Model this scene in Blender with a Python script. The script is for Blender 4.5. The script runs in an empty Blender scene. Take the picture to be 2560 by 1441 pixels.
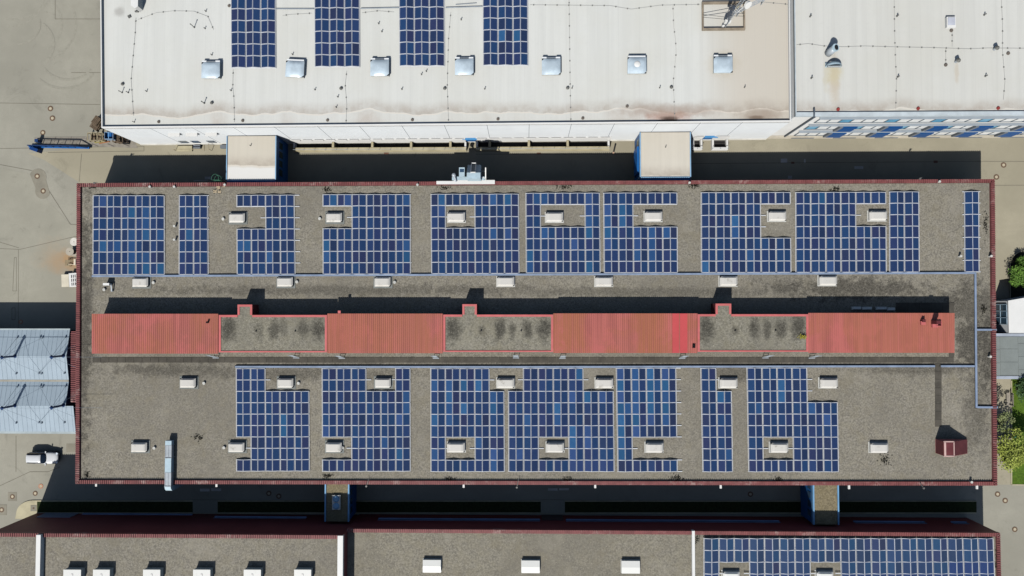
import bpy, bmesh, math, random
from mathutils import Vector, Matrix
random.seed(7)
R = random.Random(11)
S = bpy.context.scene
COL = S.collection

# ---------------------------------------------------------------- camera
F, CX, CY = 1707.0, 1280.0, 720.5
NX, NY = 1312.0, 770.0            # image point straight below the drone
H = 104.4
_d = Vector(((NX - CX) / F, -(NY - CY) / F, -1)).normalized()
_q = _d.rotation_difference(Vector((0, 0, -1)))
RM = _q.to_matrix()
cam = bpy.data.cameras.new('camera')
cam.sensor_width = 36; cam.lens = 36 * F / 2560
cam.clip_end = 6000; cam.clip_start = 0.5
co = bpy.data.objects.new('camera', cam); COL.objects.link(co)
co.matrix_world = Matrix.Translation((0, 0, H)) @ RM.to_4x4()
S.camera = co

def at(px, py, z=0.0):
    """point of the world plane at height z seen at a pixel of the photograph"""
    d = RM @ Vector(((px - CX) / F, -(py - CY) / F, -1))
    t = (z - H) / d.z
    return Vector((d.x * t, d.y * t, z))
def P2(px, py, z):
    v = at(px, py, z); return (v.x, v.y)
def poly(pts, z): return [P2(a, b, z) for a, b in pts]
def rect(x0, y0, x1, y1, z): return poly([(x0, y1), (x1, y1), (x1, y0), (x0, y0)], z)   # CCW seen from above

# ---------------------------------------------------------------- mesh builder
WL = {}
class MB:
    def __init__(s): s.v = []; s.f = []; s.m = []
    def face(s, pts, mi=0):
        n = len(s.v); s.v += [tuple(p) for p in pts]; s.f.append(list(range(n, n + len(pts)))); s.m.append(mi); return s
    def prism(s, pl, z0, z1, mi=0, side=None, bottom=True):
        a = sum(pl[i][0] * pl[(i + 1) % len(pl)][1] - pl[(i + 1) % len(pl)][0] * pl[i][1] for i in range(len(pl)))
        if a < 0: pl = pl[::-1]
        n = len(s.v); k = len(pl); side = mi if side is None else side
        s.v += [(x, y, z0) for x, y in pl] + [(x, y, z1) for x, y in pl]
        s.f.append([n + k + i for i in range(k)]); s.m.append(mi)
        if bottom: s.f.append([n + k - 1 - i for i in range(k)]); s.m.append(mi)
        for i in range(k):
            j = (i + 1) % k
            s.f.append([n + i, n + j, n + k + j, n + k + i]); s.m.append(side)
        return s
    def box(s, x0, y0, z0, x1, y1, z1, mi=0, side=None):
        return s.prism([(x0, y0), (x1, y0), (x1, y1), (x0, y1)], z0, z1, mi, side)
    def obox(s, c, size, rz=0, mi=0, M=None):
        hx, hy, hz = size[0] / 2, size[1] / 2, size[2] / 2
        M = M or Matrix.Rotation(rz, 3, 'Z'); n = len(s.v); c = Vector(c)
        for z in (-hz, hz):
            for x, y in ((-hx, -hy), (hx, -hy), (hx, hy), (-hx, hy)):
                s.v.append(tuple(c + M @ Vector((x, y, z))))
        for q in ((4, 5, 6, 7), (3, 2, 1, 0), (0, 1, 5, 4), (1, 2, 6, 5), (2, 3, 7, 6), (3, 0, 4, 7)):
            s.f.append([n + i for i in q]); s.m.append(mi)
        return s
    def bar(s, p, q, w, h=None, mi=0):
        p = Vector(p); q = Vector(q); d = q - p; L = d.length
        if L < 1e-6: return s
        M = d.to_track_quat('X', 'Z').to_matrix()
        return s.obox((p + q) / 2, (L, w, h or w), 0, mi, M)
    def tube(s, p, q, r0, r1=None, n=8, mi=0, caps=True):
        p = Vector(p); q = Vector(q); r1 = r0 if r1 is None else r1
        M = (q - p).to_track_quat('Z', 'Y').to_matrix(); b = len(s.v)
        for c, r in ((p, r0), (q, r1)):
            for i in range(n):
                a = 2 * math.pi * i / n
                s.v.append(tuple(c + M @ Vector((r * math.cos(a), r * math.sin(a), 0))))
        for i in range(n):
            j = (i + 1) % n
            s.f.append([b + i, b + j, b + n + j, b + n + i]); s.m.append(mi)
        if caps:
            s.f.append([b + n + i for i in range(n)]); s.m.append(mi)
            s.f.append([b + n - 1 - i for i in range(n)]); s.m.append(mi)
        return s
    def cyl(s, x, y, z0, z1, r0, r1=None, n=16, mi=0): return s.tube((x, y, z0), (x, y, z1), r0, r1, n, mi)
    def dome(s, x, y, z, r, hgt, n=14, rings=4, mi=0):
        b = len(s.v)
        for k in range(rings):
            a = math.pi / 2 * k / rings
            for i in range(n):
                t = 2 * math.pi * i / n
                s.v.append((x + r * math.cos(a) * math.cos(t), y + r * math.cos(a) * math.sin(t), z + hgt * math.sin(a)))
        s.v.append((x, y, z + hgt)); top = len(s.v) - 1
        for k in range(rings - 1):
            for i in range(n):
                j = (i + 1) % n
                s.f.append([b + k * n + i, b + k * n + j, b + (k + 1) * n + j, b + (k + 1) * n + i]); s.m.append(mi)
        for i in range(n):
            s.f.append([b + (rings - 1) * n + i, b + (rings - 1) * n + (i + 1) % n, top]); s.m.append(mi)
        return s
    def mesh(s, name, mats, o=(0, 0, 0), smooth=False):
        me = bpy.data.meshes.new(name)
        me.from_pydata([(a - o[0], b - o[1], c - o[2]) for a, b, c in s.v], [], s.f); me.update()
        for m in (mats if isinstance(mats, (list, tuple)) else [mats]): me.materials.append(m)
        me.polygons.foreach_set('material_index', s.m)
        if smooth: me.polygons.foreach_set('use_smooth', [True] * len(s.f))
        return me
    def build(s, name, mats, parent=None, smooth=False):
        if parent is not None: o = WL[parent.name]
        else:
            xs = [v[0] for v in s.v]; ys = [v[1] for v in s.v]; zs = [v[2] for v in s.v]
            o = ((min(xs) + max(xs)) / 2, (min(ys) + max(ys)) / 2, min(zs))
        ob = bpy.data.objects.new(name, s.mesh(name, mats, o, smooth)); COL.objects.link(ob)
        if parent is not None: ob.parent = parent
        else: ob.location = o
        WL[ob.name] = o
        return ob
def tag(o, label, cat, group=None, kind=None):
    if label: o['label'] = label
    if cat: o['category'] = cat
    if group: o['group'] = group
    if kind: o['kind'] = kind
    return o
def thing(name, label, cat, loc, group=None):
    o = bpy.data.objects.new(name, None); COL.objects.link(o); o.location = loc; o.empty_display_size = 0.2
    WL[o.name] = tuple(loc); return tag(o, label, cat, group)
def struct(name, mb, m): return tag(mb.build(name, m), None, None, None, 'structure')

# ---------------------------------------------------------------- materials
def srgb(r, g, b):
    f = lambda c: (c / 255 / 12.92) if c <= 10 else ((c / 255 + .055) / 1.055) ** 2.4
    return (f(r), f(g), f(b), 1)
class NT:
    """small wrapper that adds nodes by short calls"""
    def __init__(s, name):
        s.m = bpy.data.materials.new(name); s.m.use_nodes = True; s.t = s.m.node_tree; s.n = s.t.nodes; s.l = s.t.links
        s.b = s.n['Principled BSDF']
        s.pos = s.n.new('ShaderNodeNewGeometry').outputs['Position']
    def link(s, a, b):
        if hasattr(a, 'is_output') or isinstance(a, bpy.types.NodeSocket): s.l.new(a, b)
        else: b.default_value = a
    def noise(s, scale, detail=4, rough=.6, vec=None, dist=0):
        n = s.n.new('ShaderNodeTexNoise'); n.inputs['Scale'].default_value = scale; n.inputs['Detail'].default_value = detail
        n.inputs['Roughness'].default_value = rough; n.inputs['Distortion'].default_value = dist
        s.l.new(vec if vec is not None else s.pos, n.inputs['Vector']); return n.outputs['Fac']
    def vmul(s, v):
        n = s.n.new('ShaderNodeVectorMath'); n.operation = 'MULTIPLY'; s.l.new(s.pos, n.inputs[0]); n.inputs[1].default_value = v; return n.outputs[0]
    def vma(s, mul, add):
        n = s.n.new('ShaderNodeVectorMath'); n.operation = 'MULTIPLY_ADD'; s.l.new(s.pos, n.inputs[0]); n.inputs[1].default_value = mul; n.inputs[2].default_value = add; return n.outputs[0]
    def length(s, v):
        n = s.n.new('ShaderNodeVectorMath'); n.operation = 'LENGTH'; s.l.new(v, n.inputs[0]); return n.outputs['Value']
    def math(s, op, a, b=0.0, c=0.0, clamp=False):
        n = s.n.new('ShaderNodeMath'); n.operation = op; n.use_clamp = clamp
        for i, x in enumerate((a, b, c)): s.link(x, n.inputs[i])
        return n.outputs[0]
    def rng(s, x, a, b, c=0.0, d=1.0, smooth=True):
        n = s.n.new('ShaderNodeMapRange'); n.interpolation_type = 'SMOOTHSTEP' if smooth else 'LINEAR'
        s.l.new(x, n.inputs['Value'])
        for k, v in zip(('From Min', 'From Max', 'To Min', 'To Max'), (a, b, c, d)): n.inputs[k].default_value = v
        return n.outputs['Result']
    def mix(s, f, a, b, mode='MIX'):
        n = s.n.new('ShaderNodeMix'); n.data_type = 'RGBA'; n.blend_type = mode
        s.link(f, n.inputs['Factor']); s.link(a, n.inputs['A'] if False else n.inputs[6]); s.link(b, n.inputs[7]); return n.outputs[2]
    def xyz(s):
        n = s.n.new('ShaderNodeSeparateXYZ'); s.l.new(s.pos, n.inputs[0]); return n.outputs
    def bump(s, h, strength=.3, dist=.05):
        n = s.n.new('ShaderNodeBump'); n.inputs['Strength'].default_value = strength; n.inputs['Distance'].default_value = dist
        s.l.new(h, n.inputs['Height']); s.l.new(n.outputs['Normal'], s.b.inputs['Normal'])
    def out(s, col, rough=.8, metal=0, spec=.5):
        s.link(col, s.b.inputs['Base Color']); s.link(rough, s.b.inputs['Roughness']); s.b.inputs['Metallic'].default_value = metal
        s.b.inputs['Specular IOR Level'].default_value = spec; return s.m
def mul(c, k): return (min(c[0] * k, 1), min(c[1] * k, 1), min(c[2] * k, 1), 1)
def M(name, rgb, rough=.7, metal=0, var=.12, scale=.6, spec=.4, fine=0.0):
    t = NT(name); c = srgb(*rgb)
    n = t.rng(t.noise(scale, 5), .3, .7)
    col = t.mix(n, mul(c, 1 - var), mul(c, 1 + var))
    if fine: col = t.mix(t.rng(t.noise(9, 2), .3, .7), mul(c, 1 - fine), col)
    return t.out(col, rough, metal, spec)
def gravel(name, rgb, spots=(), moss=(), grain=.46):
    """loose round gravel; spots and moss are dark growths lying on it: (x, y, rx, ry, strength)"""
    t = NT(name); c = srgb(*rgb)
    g = t.noise(4.6, 3, .75); g2 = t.noise(1.1, 3, .6); big = t.noise(.09, 4, .6)
    v = t.rng(g, .3, .72); col = t.mix(v, mul(c, 1 - grain), mul(c, 1 + grain * .62))
    col = t.mix(t.rng(g2, .35, .7, 0, .35), col, mul((c[0], c[1] * .98, c[2] * .86, 1), 1.1))
    col = t.mix(t.rng(big, .42, .66, 0, .5), col, mul(c, .7), 'MIX'); col = t.mix(t.rng(t.noise(.33, 5, .7), .5, .68, 0, .4), col, mul((c[0] * 1.05, c[1], c[2] * .85, 1), .8)); col = t.mix(t.rng(t.noise(.21, 4, .6, t.vma((1, 1, 1), (31, 7, 3))), .52, .7, 0, .35), col, mul(c, 1.22))
    fac = None
    for (x, y, rx, ry, k) in list(spots) + list(moss):
        d = t.length(t.vma((1 / rx, 1 / ry, 0), (-x / rx, -y / ry, 0)))
        nn = t.noise(.8 if max(rx, ry) > 3 else 1.05, 6, .78)
        d = t.math('ADD', d, t.math('MULTIPLY', t.math('SUBTRACT', nn, .5), 3.4 if max(rx, ry) > 3 else 1.9))
        e = t.rng(d, .3, 1.15, min(1, k * 1.2), 0)
        fac = e if fac is None else t.math('MAXIMUM', fac, e)
    if fac is not None:
        dark = t.mix(v, mul(c, .18), mul(c, .52))
        col = t.mix(fac, col, dark)
    sp = t.rng(t.noise(7.5, 1, .5), .7, .76, 0, .5); col = t.mix(sp, col, mul(c, 2.3))
    t.bump(g, .5, .06)
    return t.out(col, .95, 0, .2)
EXPOSURE = -0.32
# ---------------------------------------------------------------- light
SUN = Vector((-.335, -.935, 1.0)).normalized()
w = bpy.data.worlds.new('World'); S.world = w; w.use_nodes = True
sky = w.node_tree.nodes.new('ShaderNodeTexSky'); sky.sky_type = 'NISHITA'; sky.sun_disc = False
sky.sun_elevation = math.asin(SUN.z); sky.sun_rotation = math.atan2(SUN.x, SUN.y)
bg = w.node_tree.nodes['Background']; w.node_tree.links.new(sky.outputs[0], bg.inputs[0]); bg.inputs[1].default_value = 0.07
ld = bpy.data.lights.new('sun', 'SUN'); ld.energy = 5.0; ld.angle = math.radians(.5); ld.color = (1, .972, .93)
lo = bpy.data.objects.new('sun', ld); COL.objects.link(lo); lo.rotation_euler = (-SUN).to_track_quat('-Z', 'Y').to_euler()
lo.location = SUN * 300
S.view_settings.view_transform = 'Standard'; S.view_settings.look = 'None'; S.view_settings.exposure = EXPOSURE
S.cycles.max_bounces = 4; S.cycles.diffuse_bounces = 0

# ---------------------------------------------------------------- shared materials
ROOF, COP = 5.5, 5.75
def ground_mat(name, rgb, rust=()):
    t = NT(name); c = srgb(*rgb)
    a = t.noise(.06, 5, .6); b = t.noise(.5, 5, .65); f = t.noise(5, 3)
    col = t.mix(t.rng(a, .35, .65), mul(c, .86), mul(c, 1.1))
    col = t.mix(t.rng(b, .3, .72, 0, .5), col, mul(c, .86))
    col = t.mix(t.rng(f, .3, .7, 0, .3), col, mul(c, .84))
    st = t.rng(t.noise(.22, 6, .75, None, 1.2), .57, .7, 0, .5); col = t.mix(st, col, mul(c, .66))
    n = t.noise(.5, 5, .7)
    for (x, y, r, k) in rust:
        d = t.math('ADD', t.length(t.vma((1 / r, 1 / r, 0), (-x / r, -y / r, 0))), t.math('MULTIPLY', t.math('SUBTRACT', n, .5), 1.6))
        col = t.mix(t.rng(d, .2, 1.1, k, 0), col, srgb(184, 138, 84))
    return t.out(col, .9, 0, .25)
rp = [at(186, 662, 0), at(168, 645, 0), at(150, 660, 0), at(130, 640, 0)]
m_yard = ground_mat('yard_asphalt', (165, 162, 148))
m_apron = ground_mat('apron_concrete', (174, 167, 145))
m_slab = ground_mat('slab_concrete', (166, 163, 148), [(p.x, p.y, r, k) for p, r, k in zip(rp, (1.5, 1.3, 2.4, 3.2), (.55, .45, .3, .16))])
m_patch = M('patch_asphalt', (147, 142, 127), .9)
m_joint = M('joint_tar', (118, 113, 100), .9)
m_kerb = M('kerb_stone', (188, 180, 150), .85, 0, .15, .5)
m_white = M('white_cladding', (238, 242, 243), .55, 0, .03, .3)
m_whitetrim = M('white_trim', (236, 236, 232), .5, 0, .03, .5)
m_seam = M('seam_grey', (120, 126, 132), .7)
m_maroon = M('maroon_metal', (186, 112, 110), .5, 0, .22, .5, .5)
m_marwall = M('maroon_wall', (118, 64, 66), .6, 0, .12, .3)
def worn(name, rgb, worn_rgb, amt=.5):
    t = NT(name); c = srgb(*rgb); a = t.rng(t.noise(.35, 4, .6), .5, .72); b = t.rng(t.noise(2.2, 3), .4, .62)
    f = t.math('MULTIPLY', t.math('MULTIPLY', a, b), amt)
    col = t.mix(t.rng(t.noise(1.2, 3), .3, .7), mul(c, .8), mul(c, 1.15)); col = t.mix(f, col, srgb(*worn_rgb))
    return t.out(col, .55, 0, .4)
m_cope = worn('coping_metal', (134, 80, 79), (196, 174, 165), .6)
m_copeS = M('penthouse_coping', (206, 112, 110), .5, 0, .1, .8)
m_darkred = M('dark_red_wall', (96, 42, 46), .7)
m_galv = M('galvanised_steel', (178, 186, 192), .45, .15, .1, 1.5)
m_steelblue = M('pale_steel', (182, 204, 214), .5, .0, .08, 1.2)
m_traymat = M('tray_steel', (138, 154, 178), .5, .0, .14, .8)
m_dark = M('dark_rubber', (34, 35, 38), .7)
m_glass = NT('window_glass'); m_glass = m_glass.out(srgb(58, 84, 110), .08, 0, .6)
m_slabdark = M('roof_slab', (84, 80, 72), .9, 0, .2, .8)
m_blue = M('blue_steel', (32, 104, 176), .45, 0, .12, .6)
m_navy = M('navy_steel', (34, 62, 108), .5, 0, .12, .6)
m_bluewall = M('blue_cladding', (34, 98, 160), .5, 0, .08, .5)
m_pipe = M('zinc_pipe', (120, 120, 116), .5, .3, .15, 2)
m_black = M('black_opening', (16, 16, 18), .9)

# ---------------------------------------------------------------- ground
g = MB(); g.face([(-2500, -2500, 0), (2500, -2500, 0), (2500, 2500, 0), (-2500, 2500, 0)]); struct('ground', g, m_yard)
def sheet(name, pts, z, m): 
    b = MB(); b.prism(poly(pts, 0), z - .02, z); return struct(name, b, m)
sheet('road', [(110, 400), (70, 384), (240, 368), (262, 300), (2700, 290), (2700, 640), (2450, 700), (200, 640), (196, 455)], .004, m_apron)
sheet('pavement', [(0, 420), (96, 440), (118, 500), (176, 562), (240, 562), (240, 840), (-60, 840), (-60, 412)], .008, m_slab)
sheet('pavement', [(2430, 580), (2700, 580), (2700, 1212), (2430, 1212)], .012, m_apron)
b = MB()
def joint(mb, pts, wd=.07, z=.016):
    q = [at(a, c, 0) for a, c in pts]
    for p, r in zip(q, q[1:]):
        d = (r - p); d.z = 0; n = Vector((-d.y, d.x, 0)).normalized() * wd / 2
        mb.face([(p.x - n.x, p.y - n.y, z), (r.x - n.x, r.y - n.y, z), (r.x + n.x, r.y + n.y, z), (p.x + n.x, p.y + n.y, z)])
for pts in ([(0, 412), (80, 427)], [(118, 470), (176, 561), (200, 563)], [(0, 622), (50, 624), (196, 590)], [(0, 606), (47, 620)], [(46, 625), (46, 830)],
            [(36, 644), (41, 644), (41, 728), (32, 728), (36, 644)], [(30, 770), (38, 770), (38, 800), (30, 800), (30, 770)],
            [(138, 0), (138, 48), (255, 48)], [(204, 385), (198, 455)], [(0, 372), (360, 366), (360, 378), (120, 382)], [(178, 182), (255, 182)],
            [(0, 1215), (75, 1180), (120, 1180), (150, 1168)], [(2440, 404), (2700, 404)], [(40, 1090), (40, 1180)], [(0, 258), (250, 262)],
            [(735, 385), (1165, 385)], [(1040, 382), (1036, 392)], [(1190, 386), (1590, 386)], [(1660, 410), (2450, 404)],
            [(2455, 464), (2700, 463)]): joint(b, pts)
struct('pavement_joint', b, m_joint)
# two-headed asphalt patch round a pair of covers
b = MB(); pts = []
for i in range(20):
    t = math.pi + math.pi * i / 19 + .33; pts.append((95 + 21 * math.cos(t), 443 + 21 * math.sin(t)))
for i in range(20):
    t = math.pi * i / 19 + .33; pts.append((107 + 19 * math.cos(t), 478 + 20 * math.sin(t)))
b.prism(poly(pts, 0), 0, .02); 
for x, y, s in ((31, 1242, 11), (4, 1275, 13), (444 / 4, 1118, 0), (84, 1271, 0)):
    if s: b.prism(rect(x - s, y - s, x + s, y + s, 0), 0, .02)
b.prism(rect(166, 1110, 190, 1131, 0), 0, .02)
struct('asphalt_patch', b, m_patch)
b = MB()
for x0, y0, x1, y1 in ((1952, 397, 1968, 407), (2010, 398, 2014, 408), (2136, 416, 2158, 423), (512, 442, 528, 449), (484, 451, 520, 453), (1970, 440, 1980, 447)): b.prism(rect(x0, y0, x1, y1, 0), 0, .012)
for x0, y0, x1, y1 in ((500, 1222, 524, 1229), (528, 1221, 553, 1228), (1370, 1221, 1394, 1227), (1398, 1221, 1422, 1226)): b.prism(rect(x0, y0, x1, y1, 0), 0, .012)  # window light reflected onto the lane, painted as pale patches
struct('pavement', b, M('paving_window_light', (206, 204, 198), .8))
b = MB()
for x0, y0, x1, y1 in ((1978, 405, 1986, 410), (2334, 402, 2344, 408), (960, 382, 972, 386), (1342, 382, 1352, 386)): b.prism(rect(x0, y0, x1, y1, 0), 0, .018)
struct('asphalt_patch', b, M('rusty_grate', (120, 88, 72), .9))
# tyre scuffs on the yard at upper left
b = MB()
for ti, (cx, cy, r, a0, a1) in enumerate(((30, -40, 105, .2, 1.7), (20, -10, 90, .1, 1.6), (60, 60, 95, -.6, .9), (70, 60, 120, -.3, 1.2), (170, 140, 70, .6, 2.6), (160, 150, 84, .5, 2.4), (60, 110, 75, -.9, .7), (40, 60, 60, -.2, 1.5))):
    joint(b, [(cx + r * math.cos(a0 + (a1 - a0) * i / 14), cy + r * .85 * math.sin(a0 + (a1 - a0) * i / 14)) for i in range(15)], .34, .006 + .003 * ti)
struct('tyre_marks', b, M('scuffed_asphalt', (159, 156, 142), .9, 0, .08, 2))

# corner pavement at lower left and planted strips
pts = [(39, 1297), (42, 1284)] + [(42 + 42 * (1 - math.cos(t * math.pi / 20)), 1284 - 33 * math.sin(t * math.pi / 20)) for t in range(1, 11)] + [(2440, 1252), (2440, 1284), (100, 1284), (60, 1297)]
b = MB(); b.prism(poly(pts, 0), 0, .12); tag(b.build('pavement', m_kerb), None, None, None, 'structure')
m_soil = M('bed_soil', (52, 50, 40), .95, 0, .3, .8)
def grass_mat(name, rgb):
    t = NT(name); c = srgb(*rgb); f = t.noise(3.2, 4, .7); g2 = t.noise(.4, 4)
    col = t.mix(t.rng(f, .3, .72), mul(c, .6), mul(c, 1.25)); col = t.mix(t.rng(g2, .4, .7, 0, .5), col, mul((c[0] * 1.2, c[1], c[2] * .7, 1), .9))
    t.bump(f, .6, .08); return t.out(col, .95, 0, .1)
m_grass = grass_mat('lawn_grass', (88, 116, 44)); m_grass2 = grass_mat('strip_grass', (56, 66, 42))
b = MB(); b.prism(rect(94, 1254, 2440, 1281, 0), 0, .126)
for x0, x1 in ((548, 607), (1352, 1410)): pass
struct('lawn', b, m_grass2)
b = MB()
for x0, x1 in ((483, 545), (1352, 1412)): b.prism(rect(x0, 1250, x1, 1283, 0), 0, .135)
struct('pavement', b, m_slab)
b = MB(); b.prism(rect(2528, 940, 2720, 1211, 0), 0, .06); struct('lawn', b, m_grass)
b = MB(); pts = [(2560, 628)] + [(2560 - 36 * math.sin(i * math.pi / 20), 664 - 36 * math.cos(i * math.pi / 20)) for i in range(1, 11)] + [(2524, 752), (2640, 752), (2640, 628)]
b.prism(poly(pts, 0), 0, .05); struct('planting_bed', b, m_soil)
b = MB(); q = [at(x, y, 0) for x, y in [(2600, 628)] + pts[:-2]]
for p, r in zip(q, q[1:]): b.bar((p.x, p.y, .06), (r.x, r.y, .06), .14, .14)
q = [at(2528, 952, 0), at(2528, 1212, 0), at(2700, 1214, 0)]
for p, r in zip(q, q[1:]): b.bar((p.x, p.y, .05), (r.x, r.y, .05), .14, .12)
struct('kerb', b, m_kerb)

# ---------------------------------------------------------------- manhole covers
m_mring = M('cast_iron', (112, 92, 74), .8, 0, .15, 3); m_mcov = M('cover_concrete', (196, 184, 158), .85, 0, .1, 3)
m_mred = M('red_oxide', (186, 138, 112), .8, 0, .1, 3)
def manhole(px, py, r, label, red=False):
    p = at(px, py, .02); t = thing('manhole_cover', label, 'manhole cover', (p.x, p.y, 0), 'round manhole covers in the yard')
    k = MB(); n = 24
    for i in range(n):
        a0, a1 = 2 * math.pi * i / n, 2 * math.pi * (i + 1) / n
        c = lambda a, q, z: (p.x + q * math.cos(a), p.y + q * math.sin(a), z)
        k.face([c(a0, r, .03), c(a1, r, .03), c(a1, r * .5, .03), c(a0, r * .5, .03)][::1])
        k.face([c(a0, r, 0), c(a1, r, 0), c(a1, r, .03), c(a0, r, .03)])
    k.build('ring', m_mred if red else m_mring, t)
    MB().cyl(p.x, p.y, 0, .036, r * .52, None, 20).build('cover', m_mcov, t)
for a in ((126, 272, .43, 'round manhole cover nearest the white hall, upper of the close pair left of it'),
          (131, 296, .43, 'round manhole cover just below the topmost one, left of the white hall corner'),
          (107, 332, .4, 'single round manhole cover just above the blue sliding gate'),
          (93, 441, .43, 'manhole cover in the upper end of the dumbbell shaped asphalt patch'),
          (108, 478, .42, 'manhole cover in the lower end of the dumbbell shaped asphalt patch'),
          (102, 1216, .38, 'pale reddish manhole cover beside the shadow edge below the silver car', True),
          (88, 1234, .38, 'pale centred manhole cover below the silver car, above the curved kerb'),
          (31, 1242, .38, 'manhole cover set in a square patch left of the curved kerb'),
          (4, 1275, .4, 'manhole cover set in a square patch cut by the lower left picture edge'),
          (52, 805, .34, 'small reddish manhole cover above the blue grey ribbed roof', True),
          (2509, 413, .42, 'manhole cover east of the end of the long shaded lane'),
          (2491, 443, .42, 'manhole cover beside the upper right corner of the red edged roof'),
          (2494, 1236, .4, 'upper manhole cover of the close pair at the lower right roof corner'),
          (2513, 1252, .4, 'lower manhole cover of the close pair at the lower right roof corner'),
          (2537, 1324, .4, 'lone manhole cover on the road at the right edge, below the close pair'),
          (672, 1234, .4, 'left one of two manhole covers in the dark lane west of the link bridge'),
          (697, 1241, .4, 'right one of two manhole covers in the dark lane, nearer the link bridge'),
          (1876, 1236, .4, 'manhole cover in the dark lane left of the brighter blue link bridge')): manhole(*a)
p = at(84, 1271, .13); t = thing('floor_grating', 'small square concrete drain cover on the curved kerb corner', 'drain cover', (p.x, p.y, .12))
MB().box(p.x - .45, p.y - .45, .1, p.x + .45, p.y + .45, .15).build('frame', m_patch, t); MB().cyl(p.x, p.y, .1, .17, .14).build('lid', m_mring, t)
# ================================================================ main factory building
def ribs_along(mb, p, q, inset, pitch, wd, z0, z1):
    """upstanding ribs lying across a strip: p->q outer edge, inset is the vector across the strip"""
    p = Vector(p); q = Vector(q); d = q - p; L = d.length; d.normalize(); n = int(L / pitch)
    for i in range(n):
        a = p + d * (pitch * (i + .5)); b_ = a + Vector(inset)
        h = d * wd / 2
        mb.prism([(a.x - h.x, a.y - h.y), (a.x + h.x, a.y + h.y), (b_.x + h.x, b_.y + h.y), (b_.x - h.x, b_.y - h.y)], z0, z1)
def coping_ring(outer, inner, z0, z1, close=(1, 1, 1, 1)):
    mb = MB(); n = len(outer)
    for i in range(n):
        if not close[i]: continue
        j = (i + 1) % n
        mb.prism([outer[i], outer[j], inner[j], inner[i]], z0, z1)
    return mb
out_ = poly([(188.8, 1210), (2493, 1214.5), (2486.7, 448.3), (192, 458.5)], COP)   # CCW from bottom left
inn_ = poly([(198.5, 1201.5), (2483.5, 1205.5), (2477, 456.5), (201.5, 467)], COP)
ctr = at(1312, 830, 0)
mainb = thing('factory_building', 'long low factory with gravel roof, red ribbed edge and row of red rooftop sheds', 'building', (ctr.x, ctr.y, 0))
def shrink(pl, k):
    cx = sum(p[0] for p in pl) / len(pl); cy = sum(p[1] for p in pl) / len(pl)
    return [(x - math.copysign(k, x - cx), y - math.copysign(k, y - cy)) for x, y in pl]
MB().prism(shrink(out_, .14), 0, ROOF - .06).build('wall', m_marwall, mainb)
def spot(px, py, rx, ry, k, z=ROOF): p = at(px, py, z); return (p.x, p.y, rx, ry, k)
moss = [spot(215, 800, 1.3, 22, .75), spot(2120, 722, 14, 2.0, .75), spot(2420, 760, 5, 4.5, .7), spot(2430, 850, 3.2, 6, .8), spot(2465, 880, 1.4, 9, .8),
        spot(900, 726, 40, 1.0, .5), spot(1600, 730, 40, .9, .45), spot(1350, 905, 66, .8, .5), spot(700, 935, 22, 1.1, .5), spot(2310, 922, 12, 1.2, .5),
        spot(1850, 936, 6, 1.5, .5), spot(420, 925, 12, 1.0, .6), spot(2440, 1020, 2.2, 8, .5)]
m_gravel = gravel('roof_gravel', (145, 140, 128), (), moss)
roof = MB().prism(shrink(inn_, -.05), ROOF - .05, ROOF).build('roof', m_gravel, mainb)
cp = coping_ring(out_, inn_, ROOF - .2, COP)
wd = .55
for i, ins in ((0, (0, wd, 0)), (1, (-wd, 0, 0)), (2, (0, -wd, 0)), (3, (wd, 0, 0))):
    p, q = out_[i], out_[(i + 1) % 4]; ribs_along(cp, (p[0], p[1], 0), (q[0], q[1], 0), ins, .31, .13, COP, COP + .09)
cp.build('coping', m_cope, mainb)
b = MB(); L = rect(178, 829, 193, 1006, 4.8); b.prism(L, 3.2, 4.8)
p, q = at(178, 1006, 4.8), at(178, 829, 4.8); ribs_along(b, p, q, (.9, 0, 0), .31, .14, 4.8, 4.92)
b.build('side_canopy', m_cope, mainb)
# flat white cover on the north coping
b = MB(); b.prism(poly([(1091, 461), (1237, 460.5), (1237, 450.5), (1134, 450.5), (1134, 453), (1091, 453)], 5.95), 5.8, 5.95); b.build('cover_plate', m_whitetrim, mainb)
# walkways of dark slabs
def slabs(mb, x0, y0, x1, y1, n, z=ROOF, vert=False):
    for i in range(n):
        if vert: a, c = y0 + (y1 - y0) * i / n, y0 + (y1 - y0) * (i + 1) / n; mb.prism(rect(x0, a + .6, x1, c - .6, z + .05), z, z + .05)
        else: a, c = x0 + (x1 - x0) * i / n, x0 + (x1 - x0) * (i + 1) / n; mb.prism(rect(a + .45, y0, c - .45, y1, z + .05), z, z + .05)
b = MB(); slabs(b, 231, 893.5, 2385, 907, 104); slabs(b, 2338, 908, 2354, 1068, 8, ROOF, True); slabs(b, 2372, 882, 2386, 893, 1); b.build('walkway', m_slabdark, mainb)
b = MB(); slabs(b, 2240, 757, 2386, 783, 5); b.build('walkway', m_slabdark, mainb)

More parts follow.
